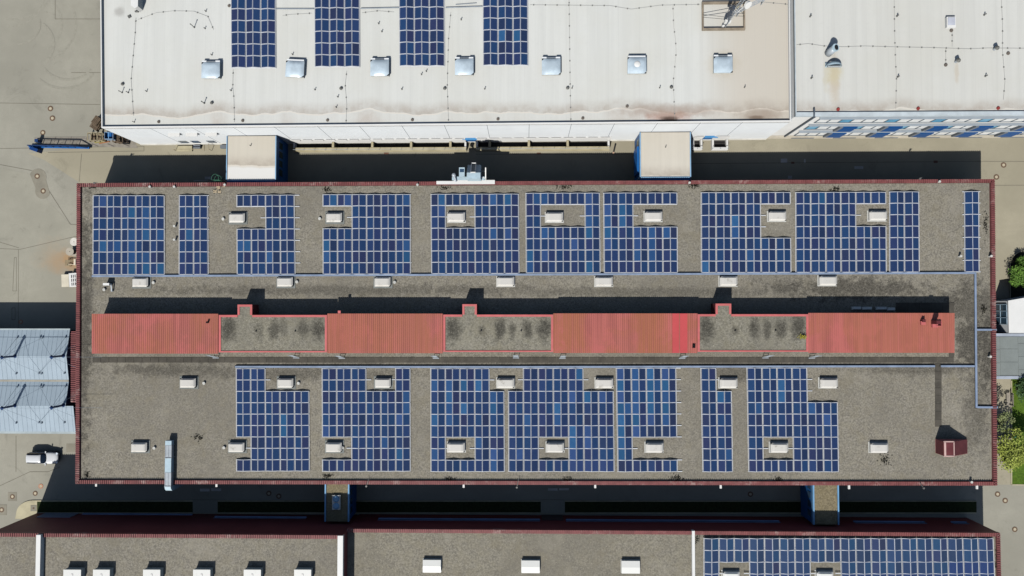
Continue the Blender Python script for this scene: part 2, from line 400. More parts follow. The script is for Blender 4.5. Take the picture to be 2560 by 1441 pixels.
# ---- rooftop sheds (penthouse)
PZ = ROOF + 2.5
pent = MB()
g1 = [(547, 788), (594, 788), (594, 762), (630.5, 762), (630.5, 788), (817.5, 788), (817.5, 881.5), (547, 881.5)]
g2 = [(1108, 787), (1156, 787), (1156, 761), (1192, 761), (1192, 787), (1383, 787), (1383, 880.5), (1108, 880.5)]
g3 = [(1744, 786), (1789, 786), (1789, 759.5), (1828, 759.5), (1828, 786), (2021, 786), (2021, 880), (1744, 880)]
for gp in (g1, g2, g3): pent.prism(poly(gp, PZ - .1), ROOF - .02, PZ - .12)
metal = [(229.5, 785, 545.5, 884.5), (818.5, 784.5, 1107, 883.5), (1383.5, 784, 1743.5, 883), (2021, 783, 2386.5, 882.5)]
for x0, y0, x1, y1 in metal: pent.prism(shrink(rect(x0, y0, x1, y1, PZ), .15), ROOF - .02, PZ - .05)
pent = pent.build('penthouse', m_darkred, mainb)
spots = []
for x, y, rx, ry, k in ((571, 822, 1.3, 2.0, .95), (706, 818, .7, 1.4, .45), (686, 824, .9, 1.6, .75), (712, 826, .5, 1.3, .4), (757, 822, .9, 1.5, .7), (796, 824, 1.2, 1.6, .95), (646, 826, .8, 1.5, .4),
                        (1132, 822, 1.3, 2.1, .9), (1205, 826, .6, .8, .55), (1250, 822, .8, 1.7, .85), (1281, 824, .6, 1.4, .6), (1318, 824, .8, 1.5, .8), (1360, 822, 1.2, 1.8, .95),
                        (1766, 822, 1.3, 2.1, .9), (1838, 826, .5, .7, .5), (1886, 822, .8, 1.7, .9), (1918, 822, .6, 1.5, .7), (1953, 822, .9, 1.4, .8), (1997, 818, 1.2, 1.8, .95), (1884, 866, .5, .5, .2)):
    p = at(x, y, PZ); spots.append((p.x, p.y, rx * 1.15, ry * 1.15, k))
m_gravelP = gravel('shed_gravel', (144, 140, 127), spots, (), .5)
for gp in (g1, g2, g3):
    pl = poly(gp, PZ)
    MB().prism(pl, PZ - .12, PZ - .06).build('gravel_roof', m_gravelP, pent)
    k = MB(); n = len(pl)
    if sum(pl[i][0] * pl[(i + 1) % n][1] - pl[(i + 1) % n][0] * pl[i][1] for i in range(n)) < 0: pl = pl[::-1]
    for i in range(n):
        p, q = Vector((*pl[i], 0)), Vector((*pl[(i + 1) % n], 0)); d = (q - p).normalized(); nn = Vector((-d.y, d.x, 0)) * (.2 if d.x > .5 else .3)
        k.prism([(p.x, p.y), (q.x, q.y), (q.x + nn.x, q.y + nn.y), (p.x + nn.x, p.y + nn.y)], PZ - .2, PZ + .02 + .0013 * i)
    k.build('coping', m_copeS, pent)
def rust_metal(name, seed, amt):
    t = NT(name); c = srgb(184, 106, 98)
    sc = t.vma((.16, .1, 1), (seed, seed * 2, 0)); f = t.rng(t.noise(1, 5, .7, sc, .6), .4, .55, 0, amt)
    st = t.noise(1, 4, .6, t.vma((3.4, .06, 1), (seed, 0, 0))); f2 = t.math('MULTIPLY', f, t.rng(st, .3, .62, .35, 1))
    col = t.mix(t.rng(t.noise(1, 3, .6, t.vma((1.1, .05, 1), (0, 0, 0))), .35, .65), mul(c, .86), mul(c, 1.12))
    col = t.mix(t.rng(t.noise(.13, 4), .4, .66, 0, .5), col, srgb(172, 106, 94))
    s = t.math('ABSOLUTE', t.math('SUBTRACT', t.math('FRACT', t.math('MULTIPLY', t.xyz()['X'], 1 / .858)), .5)); col = t.mix(t.rng(s, .44, .49, 0, .35, False), col, mul(c, .45))
    col = t.mix(t.rng(t.noise(1, 4, .65, t.vma((.3, .22, 1), (seed * 3, 4, 0))), .48, .6, 0, .7), col, srgb(196, 110, 104))
    col = t.mix(f2, col, srgb(170, 108, 76)); return t.out(col, .55, 0, .35)
m_pink = M('flat_red_sheet', (200, 82, 84), .55, 0, .06, .4)
for k, (x0, y0, x1, y1) in enumerate(metal):
    mm = rust_metal('rusty_red_sheet', 3.7 * k + 1.3, (.6, .6, .8, .5)[k])
    mb = MB(); pl = rect(x0, y0, x1, y1, PZ + .04); mb.prism(pl, PZ - .05, PZ + .04)
    ax, bx = pl[0][0], pl[1][0]; ya, yb = (pl[0][1] + pl[1][1]) / 2, (pl[2][1] + pl[3][1]) / 2; nr = int((bx - ax) / .286)
    for i in range(nr):
        cx = ax + (bx - ax) * (i + .5) / nr
        if k == 2 and (at(1680, 800, PZ).x < cx < at(1719, 800, PZ).x): continue
        n = len(mb.v); h = .045
        mb.v += [(cx - .085, ya, PZ + .04), (cx - .035, ya, PZ + .04 + h), (cx + .035, ya, PZ + .04 + h), (cx + .085, ya, PZ + .04),
                 (cx - .085, yb, PZ + .04), (cx - .035, yb, PZ + .04 + h), (cx + .035, yb, PZ + .04 + h), (cx + .085, yb, PZ + .04)]
        for a in ((0, 1, 5, 4), (1, 2, 6, 5), (2, 3, 7, 6), (0, 3, 2, 1), (4, 5, 6, 7)): mb.f.append([n + v for v in a[::-1]]); mb.m.append(0)
    mb.build('metal_roof', mm, pent)
    if k == 2:
        for xa, xb in ((1681, 1697.5), (1700, 1718.5)): MB().prism(rect(xa, y0 + .2, xb, y1 - .2, PZ + .1), PZ + .04, PZ + .09).build('roof_sheet', m_pink, pent)
# chimneys, vents, pipes on the sheds
def shed_box(px, py, wx, wy, h, m, name, z=PZ + .04, hole=False):
    p = at(px, py, z); k = MB()
    if hole:
        for dx, dy, sx, sy in ((0, -wy / 2, wx, .08), (0, wy / 2, wx, .08), (-wx / 2, 0, .08, wy), (wx / 2, 0, .08, wy)): k.obox((p.x + dx, p.y + dy, z + h / 2), (sx, sy, h))
    else: k.box(p.x - wx / 2, p.y - wy / 2, z, p.x + wx / 2, p.y + wy / 2, z + h)
    return k.build(name, m, pent)
shed_box(2305, 808, .62, .5, .35, m_copeS, 'vent_box'); shed_box(2305, 802, .4, .4, .55, m_darkred, 'vent_box')
shed_box(2335, 812, .75, .8, .3, m_copeS, 'chimney'); shed_box(2333, 806, .6, .5, 1.3, m_darkred, 'chimney'); shed_box(2344, 810, .7, .6, .35, m_copeS, 'hatch', PZ + .04, True)
shed_box(849, 780.5, .38, .38, .2, m_copeS, 'vent_cap', PZ - .1)
for x, y in ((521, 806),):
    p = at(x, y, PZ); MB().cyl(p.x, p.y, PZ, PZ + .5, .14, .14, 10).build('vent_pipe', m_black, pent)
for y in (863.5, 868.5): shed_box(1734, y, .38, .2, .22, m_black, 'vent_box')
for x, y in ((640, 828), (738, 828), (724 / 1, 900), (1203, 827), (1303, 827), (1838, 827), (1939, 826)):
    if y < 890: p = at(x, y, PZ); MB().cyl(p.x, p.y, PZ - .1, PZ + .08, .12, .1, 10).build('drain', m_dark, pent)
# short steel ladders leaning on the sheds
for lx, ly in ((540, 888), (741, 888), (855, 889), (1090, 889), (1290, 888), (1406, 889), (1705, 889), (1913, 888), (2029, 888.5)):
    p = at(lx, ly, ROOF); k = MB()
    for s in (-.36, .36): k.bar((p.x + s, p.y - .3, ROOF + .05), (p.x + s, p.y + .12, PZ + .15), .05)
    for i in range(8):
        f = (i + .5) / 8; k.bar((p.x - .36, p.y - .3 + .42 * f, ROOF + .05 + 2.5 * f), (p.x + .36, p.y - .3 + .42 * f, ROOF + .05 + 2.5 * f), .04)
    k.bar((p.x - .45, p.y - .42, ROOF + .06), (p.x + .45, p.y - .42, ROOF + .06), .12, .04)
    k.build('ladder', m_galv, mainb)

# ---- skylights of the main roof
def acrylic(name, rgb, grime=.5):
    t = NT(name); c = srgb(*rgb); f = t.rng(t.noise(1.1, 4, .65), .55, .75, 0, grime)
    col = t.mix(f, c, mul((c[0], c[1] * .97, c[2] * .88, 1), .55)); return t.out(col, .35, 0, .5)
m_dome = acrylic('acrylic_dome', (216, 213, 205), .75); m_domeB = acrylic('white_dome', (236, 236, 230), .15)
m_fl_grey = M('grey_flange', (132, 136, 132), .8, 0, .12, 1.5); m_fl_white = M('white_flange', (205, 205, 198), .7, 0, .1, 1.5)
def skylight(parent, px, py, wx, wy, z, h, fl, fm, dm, name='skylight', ridge=False):
    p = at(px, py, z + h); k = MB()
    k.box(p.x - wx / 2 - fl, p.y - wy / 2 - fl, z, p.x + wx / 2 + fl, p.y + wy / 2 + fl, z + .07)
    k.prism([(p.x - wx / 2 + .02, p.y - wy / 2 + .02), (p.x + wx / 2 - .02, p.y - wy / 2 + .02), (p.x + wx / 2 - .02, p.y + wy / 2 - .02), (p.x - wx / 2 + .02, p.y + wy / 2 - .02)], z + .07, z + h - .06)
    base = k.build(name, fm, parent)
    k = MB(); nx, ny = 10, 6; n0 = len(k.v)
    for j in range(ny + 1):
        for i in range(nx + 1):
            u, v = i / nx, j / ny; 
            bz = .22 * (min(1, 4 * u * (1 - u) * 2.2) * min(1, 4 * v * (1 - v) * 2.0)) if not ridge else .1 * (1 - abs(2 * v - 1))
            k.v.append((p.x - wx / 2 + wx * u, p.y - wy / 2 + wy * v, z + h - .05 + bz))
    for j in range(ny):
        for i in range(nx): a = j * (nx + 1) + i; k.f.append([a, a + 1, a + nx + 2, a + nx + 1]); k.m.append(0)
    k.box(p.x - wx / 2, p.y - wy / 2, z + h - .12, p.x + wx / 2, p.y + wy / 2, z + h - .05)
    k.build('dome', dm, base)
    return base
for x, y in ((592, 545), (835, 544), (1140.5, 543), (1386, 543), (1634, 541), (1944, 540.5), (2196, 539.5), (350, 706), (712, 705), (956, 705), (1264, 704), (1510, 704), (1822, 703), (2071, 702),
             (469, 958), (713, 958), (957, 958), (1264, 958.5), (1511, 958.5), (1822, 958.5), (2073, 958.5), (347, 1119), (590.5, 1119), (834, 1119), (1140, 1119.5), (1388, 1119.5), (1636.5, 1120), (1949, 1120), (2199, 1120.5)):
    big = x > 1080
    skylight(mainb, x, y, 2.3 if not big else 2.5, 1.36, ROOF, .5, .24 if not big else .12, m_fl_grey if not big else m_fl_white, m_dome)
for x, y, wpx in ((2142, 771, 23), (2168, 771.5, 25), (2204, 771.5, 26), (2228, 773.5, 20)): skylight(mainb, x, y, wpx * .058, .42, ROOF, .3, .05, m_fl_white, m_domeB)
# mushroom vents beside them
for x, y in ((559, 548), (800, 547), (385, 707), (743, 705), (987, 706), (511, 958), (747, 958), (387, 1120), (561, 1119), (857, 1119), (262, 724.5)):
    p = at(x, y, ROOF); MB().cyl(p.x, p.y, ROOF, ROOF + .18, .1, .1, 10).cyl(p.x, p.y, ROOF + .18, ROOF + .26, .24, .2, 14).build('roof_vent', m_fl_white, mainb)
# white lamps under the south edge, small stubs at the edge
for x, y in ((240, 1213), (541, 1214), (1159, 1216), (1488, 1217), (1802, 1218), (2123, 1219.5), (2443, 1219.5)):
    p = at(x, y, 5.2); MB().box(p.x - .14, p.y - .22, 5.0, p.x + .14, p.y + .4, 5.2).build('wall_lamp', m_whitetrim, mainb)
for x, y in ((376, 468), (437, 468), (563, 463), (1044, 463), (1723, 458), (2347, 455), (2476, 641), (2400, 641), (2474, 892), (2427, 1205), (437, 566), (437, 600)):
    p = at(x, y, ROOF + .3); MB().cyl(p.x, p.y, ROOF, ROOF + .5, .13, .13, 10).cyl(p.x, p.y, ROOF + .5, ROOF + .55, .18, .18, 10).build('vent_pipe', m_fl_white, mainb)
# thin camera poles leaning over the edge
for x, y, x2, y2 in ((236, 458, 243, 456), (916, 1216, 922, 1198), (1292, 1219, 1297, 1196), (2309, 1221, 2300, 1208), (2300, 447, 2305, 444)):
    p, q = at(x, y, 5.9), at(x2, y2, 5.9); MB().bar(p, q, .07).cyl(p.x, p.y, 5.75, 6.0, .14, .14, 8).build('edge_lamp', m_pipe, mainb)
# green hooped ladder head and pale slabs at the north edge
k = MB(); p = at(543, 455, 5.9)
for s in (-.5, .5): k.bar((p.x + s, p.y + .2, 1), (p.x + s, p.y + .2, 6.6), .06)
for z in (3.5, 4.6, 5.7, 6.6):
    pr = None
    for i in range(11):
        a = math.pi * i / 10; v = (p.x + .55 * math.cos(a), p.y + .2 + .8 * math.sin(a), z)
        if pr: k.bar(pr, v, .05)
        pr = v
for z in range(4, 22): k.bar((p.x - .5, p.y + .2, z * .3), (p.x + .5, p.y + .2, z * .3), .04)
k.build('roof_ladder', M('green_steel', (62, 110, 88), .6), mainb)
k = MB()
for x, y, s in ((538, 479, 9), (549, 480, 8), (546, 470, 9), (560, 466, 6)): k.prism(rect(x - s / 2, y - s / 2.4, x + s / 2, y + s / 2.4, ROOF), ROOF, ROOF + .06)
k.build('stepping_slab', M('pale_slab', (184, 168, 140), .9), mainb)

# ---- maroon ridge vent
zb = ROOF; hv = 1.95
def V(px, py, z): v = at(px, py, z); return (v.x, v.y, v.z)
xl = at(2338, 1100, zb).x; xa = at(2357, 1104, zb + hv).x; xb = at(2384, 1104, zb + hv).x; xr = at(2416, 1100, zb + .1).x
yn = at(2400, 1098, zb).y; ys = at(2400, 1133.5, zb).y
k = MB(); xa = max(xa, xl + .03)
A = [(xl, ys, zb), (xr, ys, zb), (xr, ys, zb + .25), (xb, ys, zb + hv), (xa, ys, zb + hv)]
Bk = [(x, yn, z) for x, y, z in A]
k.face(A); k.face(Bk[::-1])
for i in range(5): j = (i + 1) % 5; k.face([A[i], Bk[i], Bk[j], A[j]][::-1] if False else [A[j], A[i], Bk[i], Bk[j]][::-1])
hood = k.build('ridge_vent', m_maroon, mainb)
k = MB()
for i in range(13):
    y = ys + (yn - ys) * (i + .5) / 13
    k.bar((xa, y, zb + hv + .03), (xb, y, zb + hv + .03), .09, .06); k.bar((xb, y, zb + hv + .03), (xr, y, zb + .28), .07, .06); k.bar((xa - .04, y, zb + .2), (xa - .04, y, zb + hv), .07, .06)
k.build('louvre', M('louvre_red', (136, 74, 76), .5), hood)
k = MB()
for y in (ys, yn): k.bar((xa - .06, y, zb + hv + .06), (xb + .04, y, zb + hv + .06), .16, .06)
k.bar((xa + .12, ys, zb + hv + .065), (xa + .12, yn, zb + hv + .065), .26, .05); k.bar((xb, ys, zb + hv + .06), (xb, yn, zb + hv + .06), .14, .06)
k.build('trim', M('pale_trim', (208, 176, 168), .5), hood)

# ---- links under the lower edge, other plant
def bridge(nm, lab, x0, x1, z, with_dome):
    a, c = at(x0, 1200, z).x, at(x1, 1200, z).x; y1 = at(1312, 1206, COP).y + .2; y0 = at(1312, 1283, 0).y + .02
    t = thing('link_bridge', lab, 'link building', ((a + c) / 2, (y0 + y1) / 2, 0))
    MB().box(a + .12, y0, 0, c - .12, y1, z - .06).build('wall', m_bluewall, t)
    MB().box(a + .2, y0, z - .06, c - .2, y1, z).build('roof', gravel('bridge_gravel', (138, 128, 104)), t)
    mt = M('pale_blue_trim', (120, 170, 210), .5); MB().box(a, y0, z - .35, a + .2, y1, z + .14).build('coping', mt, t); MB().box(c - .2, y0, z - .35, c, y1, z + .14).build('coping', mt, t)
    for i in range(4):
        MB().box(c - .12, y0 + .8 + i * 1.3, z - 2.0, c - .08, y0 + 1.7 + i * 1.3, z - .9).build('window', m_glass, t); MB().box(a + .08, y0 + .8 + i * 1.3, z - 2.0, a + .12, y0 + 1.7 + i * 1.3, z - .9).build('window', m_glass, t)
    if with_dome:
        for y in (1248, 1266):
            p = at(840, y, z + .4); k = MB().box(p.x - .6, p.y - .52, z, p.x + .6, p.y + .52, z + .34); sk = k.build('skylight', m_fl_white, t)
            MB().dome(p.x, p.y, z + .34, .5, .2, 16).build('dome', M('blue_acrylic', (128, 172, 206), .15, 0, .03), sk, True)
    return t
bridge('l', 'link bridge in shade with two round skylights on its gravel roof', 812.5, 874, 4.7, True)
bridge('r', 'blue sided link bridge with mostly sunlit gravel roof and no skylight', 2031, 2096, 4.7, False)
# ================================================================ solar arrays
def cell_mat():
    t = NT('solar_cells')
    oi = t.n.new('ShaderNodeObjectInfo'); tc = t.n.new('ShaderNodeTexCoord'); sp = t.n.new('ShaderNodeSeparateXYZ'); t.l.new(tc.outputs['Object'], sp.inputs[0])
    base = oi.outputs['Color']
    # cells 6 x 10 with thin bright gaps
    gx = t.math('ABSOLUTE', t.math('SUBTRACT', t.math('FRACT', t.math('MULTIPLY', sp.outputs['X'], 6.6)), .5))
    gy = t.math('ABSOLUTE', t.math('SUBTRACT', t.math('FRACT', t.math('MULTIPLY', sp.outputs['Y'], 6.5)), .5))
    line = t.math('MAXIMUM', t.rng(gx, .44, .48, 0, .5, False), t.rng(gy, .46, .485, 0, .35, False))
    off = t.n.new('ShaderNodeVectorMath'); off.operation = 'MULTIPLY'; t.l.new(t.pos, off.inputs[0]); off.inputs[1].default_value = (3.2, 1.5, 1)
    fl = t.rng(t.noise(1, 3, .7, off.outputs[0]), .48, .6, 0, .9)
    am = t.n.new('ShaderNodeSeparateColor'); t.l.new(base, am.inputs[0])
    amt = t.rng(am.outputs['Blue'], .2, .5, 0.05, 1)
    lighter = t.mix(1.0, base, (3.0, 2.4, 1.7, 1), 'MULTIPLY')  # speckle paints reflected shimmer and crystal grain onto the brighter panels
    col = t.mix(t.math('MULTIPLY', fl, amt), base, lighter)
    col = t.mix(line, col, srgb(104, 120, 150))
    m = t.out(col, .2, 0, .3)
    return m
m_cell = cell_mat()
m_frame = M('aluminium_frame', (184, 191, 204), .5, .0, .03, 2)
m_rail = M('aluminium_rail', (226, 229, 232), .5, .0, .05, 1)
m_strip = M('zinc_strip', (188, 196, 206), .5, .0, .05, 1)
TILT = math.radians(11.5); PWD, PLN = .962, 1.595
def panel_mesh(sign):
    mb = MB(); Mx = Matrix.Rotation(sign * TILT, 3, 'Y'); fr = .032
    def pt(x, y, z): v = Mx @ Vector((x, y, z)); return (v.x, v.y, v.z)
    X, Y = PWD / 2, PLN / 2
    def bx(x0, y0, z0, x1, y1, z1, mi):
        n = len(mb.v); mb.v += [pt(*c) for c in ((x0, y0, z0), (x1, y0, z0), (x1, y1, z0), (x0, y1, z0), (x0, y0, z1), (x1, y0, z1), (x1, y1, z1), (x0, y1, z1))]
        for q in ((4, 5, 6, 7), (3, 2, 1, 0), (0, 1, 5, 4), (1, 2, 6, 5), (2, 3, 7, 6), (3, 0, 4, 7)): mb.f.append([n + i for i in q]); mb.m.append(mi)
    bx(-X, -Y, -.02, -X + fr, Y, .02, 0); bx(X - fr, -Y, -.02, X, Y, .02, 0)
    bx(-X + fr, -Y, -.02, X - fr, -Y + fr, .02, 0); bx(-X + fr, Y - fr, -.02, X - fr, Y, .02, 0)
    bx(-X + fr, -Y + fr, -.008, X - fr, Y - fr, .014, 1)
    return mb
PM = {s: panel_mesh(s).mesh('solar_panel', [m_frame, m_cell]) for s in (1, -1)}
PAL = [((34, 54, 100), 10), ((30, 60, 106), 7), ((42, 52, 98), 5), ((42, 47, 80), 2), ((30, 66, 114), 3), ((38, 60, 108), 6), ((46, 48, 88), 2), ((34, 50, 86), 4)]
PAL = [tuple(v * .68 + m * .32 for v, m in zip(c, (36, 57, 102))) for c, n in PAL for _ in range(n)]
BRI = [(44, 82, 136), (40, 78, 132), (38, 86, 134), (50, 78, 134), (44, 90, 142)]  # brighter blues with reflections and crystal grain put into the colour
def array(label, corners, nc, nr, z, present, bright=(), ext=(0, 0), stuff_after=100, bp=.0, group=None, tint=(1, 1, 1)):
    TL, TR, BR, BL = [at(x, y, z) for x, y in corners]
    def gp(u, v): return (TL * (1 - u) + TR * u) * (1 - v) + (BL * (1 - u) + BR * u) * v
    c = gp(.5, .5); zb = z - .25
    t = thing('solar_array', label, 'solar array', (c.x, c.y, zb), group or 'blue solar arrays on the roofs')
    slope = math.atan2((TR - TL).y, (TR - TL).x) * .5 + math.atan2((BR - BL).y, (BR - BL).x) * .5
    items = []
    pitch = (TR - TL).length / nc
    for r in range(nr):
        for k in range(nc):
            if not present(r, k): continue
            p = gp((k + .5) / nc, (r + .5) / nr); s = -1 if k % 2 == 0 else 1
            # pairs lean together along a ridge: close the ridge side by a little
            p.x += (.03 if k % 2 == 0 else -.03)
            items.append((r, k, p, s))
    extra = MB()
    for n, (r, k, p, s) in enumerate(items):
        if (r, k) in bright or R.random() < bp: col = R.choice(BRI)
        else: col = R.choice(PAL)
        if n < stuff_after:
            o = bpy.data.objects.new('solar_panel', PM[s]); COL.objects.link(o); o.parent = t
            o.location = (p.x - c.x, p.y - c.y, p.z + .02 - zb); o.rotation_euler = (0, 0, slope)
            j = .9 + .2 * R.random(); cc = srgb(*col); o.color = (cc[0] * j * tint[0], cc[1] * j * tint[1], cc[2] * j * tint[2] * .9, 1)
        else:
            me = PM[s]; b0 = len(extra.v)
            extra.v += [(v.co.x + p.x, v.co.y + p.y, v.co.z + p.z + .02) for v in me.vertices]
            for q in me.polygons: extra.f.append([b0 + i for i in q.vertices]); extra.m.append(q.material_index)
    if extra.v:
        o = extra.build('solar_panel', [m_frame, m_cell], t); o.color = srgb(44, 64, 110); o['kind'] = 'stuff'
    # rails at the row joints, following every gable of the tents, with feet
    rl = MB(); hgt = math.sin(TILT) * PWD / 2
    for r in range(nr + 1):
        run = [k for k in range(nc) if (r < nr and present(r, k)) or (r > 0 and present(r - 1, k))]
        if not run: continue
        for k in run:
            a, e = gp(k / nc, r / nr), gp((k + 1) / nc, r / nr)
            z0, z1 = (p0 := z - hgt - .02), z + hgt - .04
            if k % 2: z0, z1 = z1, z0
            rl.bar((a.x, a.y, z0 + .035), (e.x, e.y, z1 + .035), .042, .05)
            if k % 2 == 0: rl.box(a.x - .05, a.y - .05, zb, a.x + .05, a.y + .05, z0 + .0)
        segs = []; st = run[0]; pv = run[0]
        for k in run[1:] + [None]:
            if k is None or k != pv + 1: segs.append((st, pv)); st = k
            pv = k
        for s0, s1 in segs:
            a, e = gp(s0 / nc, r / nr), gp((s1 + 1) / nc, r / nr)
            x0 = a.x - (ext[0] if s0 == 0 else (.0 if r in (0, nr) else .75 if present(min(r, nr - 1), s0) and present(max(r - 1, 0), s0) else 0))
            x1 = e.x + (ext[1] if s1 == nc - 1 else (.0 if r in (0, nr) else .75 if present(min(r, nr - 1), s1) and present(max(r - 1, 0), s1) else 0))
            rl.bar((x0, a.y, z - hgt - .06), (x1, e.y, z - hgt - .06), .1, .05)
    # pale strips that close the ridges and line the valleys between the tents
    sv = rl
    for k in range(nc + 1):
        for r in range(nr):
            if not ((k < nc and present(r, k)) or (k > 0 and present(r, k - 1))): continue
            a, e = gp(k / nc, (r + .03) / nr), gp(k / nc, (r + .97) / nr); wv_ = .02 if k % 2 else .06
            sv.bar((a.x, a.y, z + (hgt + .01 if k % 2 else -hgt - .01)), (e.x, e.y, z + (hgt + .01 if k % 2 else -hgt - .01)), wv_, .02)
    rl.build('mounting_frame', m_rail, t)
    return t
ZA = ROOF + .25
full = lambda r, k: True
notch = lambda rows, ok: (lambda r, k: (k in ok) if r in rows else True)
rg = lambda *a: set(range(*a))
array('westernmost upper solar array, ten panels wide and seven deep, a plain rectangle', [(231.5, 489.5), (410, 489.5), (411, 686.5), (231, 687.5)], 10, 7, ZA, full,
      {(0, 1), (1, 5), (1, 7), (2, 7), (3, 5), (3, 7), (3, 9), (4, 3), (4, 5), (5, 5), (5, 7), (6, 5), (6, 7), (6, 9), (4, 1)})
array('narrow upper solar array four panels wide, second from the west end', [(447, 489), (518.5, 489), (520, 686.5), (446.5, 687)], 4, 7, ZA, full, {(2, 1), (3, 1)}, (0, .15))
array('upper solar array with bite out of its left side and rails overhanging on the right', [(591, 488.5), (735, 488), (737.5, 686), (592, 686.5)], 8, 7, ZA, notch((1, 2), rg(4, 8)), (), (0, .75), bp=.04)
array('upper solar array twelve wide with bite out of its left side, fourth from the west', [(806.5, 487), (1025.5, 486.5), (1026.5, 685.5), (807, 686)], 12, 7, ZA, notch((1, 2), rg(4, 12)), {(0, 1), (0, 11), (5, 0), (4, 0), (4, 11), (5, 11)}, (0, .1), bp=.03)
array('upper solar array wrapped round a white skylight, twelve panels wide, left of the middle', [(1077, 486), (1296.5, 485.5), (1298, 684), (1078.5, 684.8)], 12, 7, ZA, notch((1, 2), {0, 1, 6, 7, 8, 9, 10, 11}), {(0, 1), (1, 1), (0, 8), (0, 10), (3, 8)}, bp=.06)
array('upper solar array wrapped round a skylight, ten panels wide, in the roof middle', [(1314.5, 483.5), (1499, 483), (1501, 682.5), (1315.5, 683)], 10, 7, ZA, notch((1, 2), {0, 1, 8, 9}), {(0, 1), (0, 8), (1, 8), (2, 8), (3, 8), (3, 2), (4, 6), (5, 0), (5, 2), (6, 0), (6, 8), (0, 2)})
array('upper solar array open round a skylight on its right, ten wide, right of the middle', [(1509, 483), (1693, 482.5), (1694.5, 682), (1510.5, 682.5)], 10, 7, ZA, notch((1, 2), {0, 1, 2, 3}), {(1, 0), (1, 2), (2, 2), (2, 0), (3, 0), (4, 0), (3, 4), (4, 4), (3, 6), (4, 6), (5, 6), (5, 4), (3, 8)})
array('upper solar array with three row deep bite at its right side by a skylight', [(1753, 482), (1976.5, 481.5), (1978.5, 681.5), (1753.5, 682)], 12, 7, ZA, notch((1, 2, 3), rg(0, 8)), {(3, 4), (2, 4), (5, 6), (6, 0)})
array('upper solar array with small bite at its right side, beside a detached four wide block', [(1989.5, 481.5), (2215.5, 481), (2217, 681), (1990, 681.5)], 12, 7, ZA, notch((1, 2), rg(0, 8)), {(0, 3), (6, 4)})
array('slim upper solar array of four columns before the bare gravel near the east end', [(2224.5, 480), (2298, 480), (2299.5, 680.5), (2224.5, 681)], 4, 7, ZA, full)
array('single pair wide solar column standing alone at the east end of the red edged roof', [(2411.5, 479.5), (2448, 479), (2449, 680), (2413, 680)], 2, 7, ZA, full, (), (.25, .25))
def lp(top, topok, low, lowok): return lambda r, k: (k in topok) if r in top else ((k in lowok) if r in low else True)
array('westernmost lower solar array, stepped at upper right and notched at lower left', [(589.5, 922), (771.5, 922), (773.5, 1178), (590.5, 1178.5)], 10, 9, ZA, lp((0, 1), rg(4), (6, 7), rg(2, 10)), {(4, 6), (5, 6)})
_o = None
array('lower solar array twelve wide with skylight gaps at top and lower left, second from west', [(804.5, 922), (1025, 921.5), (1026, 1178.5), (805.5, 1179)], 12, 9, ZA, lp((0, 1), {0, 1, 2, 3, 4, 5, 10, 11}, (6, 7), rg(4, 12)), {(2, 11), (4, 10), (6, 8), (7, 10), (5, 0), (3, 11)})
array('lower solar array ten wide ringing a skylight near its bottom, left of the middle', [(1076.5, 922), (1259.5, 922), (1261.5, 1179.5), (1077, 1179.5)], 10, 9, ZA, lp((0, 1), rg(8), (6, 7), {0, 1, 6, 7, 8, 9}), {(1, 0), (1, 2), (1, 4), (1, 6), (2, 2), (2, 8), (3, 2), (3, 4), (3, 8), (4, 0), (4, 2), (6, 6), (7, 0), (7, 8), (8, 8)})
array('widest lower solar array, fourteen panels across with a skylight hole near its bottom', [(1270.5, 921.5), (1533, 921.5), (1536, 1179.5), (1271.5, 1179.5)], 14, 9, ZA, lp((0, 1), rg(2, 10), (6, 7), {0, 1, 2, 3, 8, 9, 10, 11, 12, 13}), {(0, 9), (2, 10), (2, 12), (2, 8), (3, 6), (4, 6), (4, 2), (5, 10), (6, 10), (5, 8), (6, 8), (7, 1), (7, 8)}, stuff_after=100)
array('brightest lower solar array, eight wide with shimmering panels and rails overhanging right', [(1540.5, 921.5), (1690, 921), (1694, 1179.5), (1545, 1180)], 8, 9, ZA, lp((), (), (6, 7), {0, 1}), {(0, 0), (0, 2), (0, 4), (0, 6), (1, 0), (1, 2), (1, 4), (1, 6), (1, 5), (2, 0), (2, 2), (2, 4), (2, 6), (3, 0), (3, 1), (3, 4), (3, 6), (4, 0), (4, 2), (4, 4), (4, 6), (5, 0), (5, 2), (6, 0), (7, 0), (3, 2)}, (0, .7))
array('slim lower solar array two to four panels wide, in the right half', [(1752, 921.5), (1828.5, 921.5), (1832.5, 1180), (1757.5, 1180)], 4, 9, ZA, lp((0, 1), {0, 1}, (), ()), {(2, 2), (7, 3)})
array('easternmost lower solar array, stepped at upper right, ringing a skylight at bottom left', [(1867.5, 920.5), (2093, 920.5), (2097.5, 1180), (1872, 1180)], 12, 9, ZA, (lambda r, k: (k < 8) if r < 3 else ((k in {0, 1, 6, 7, 8, 9, 10, 11}) if r in (6, 7) else True)), {(1, 4), (2, 4), (3, 1), (4, 10), (3, 8)})
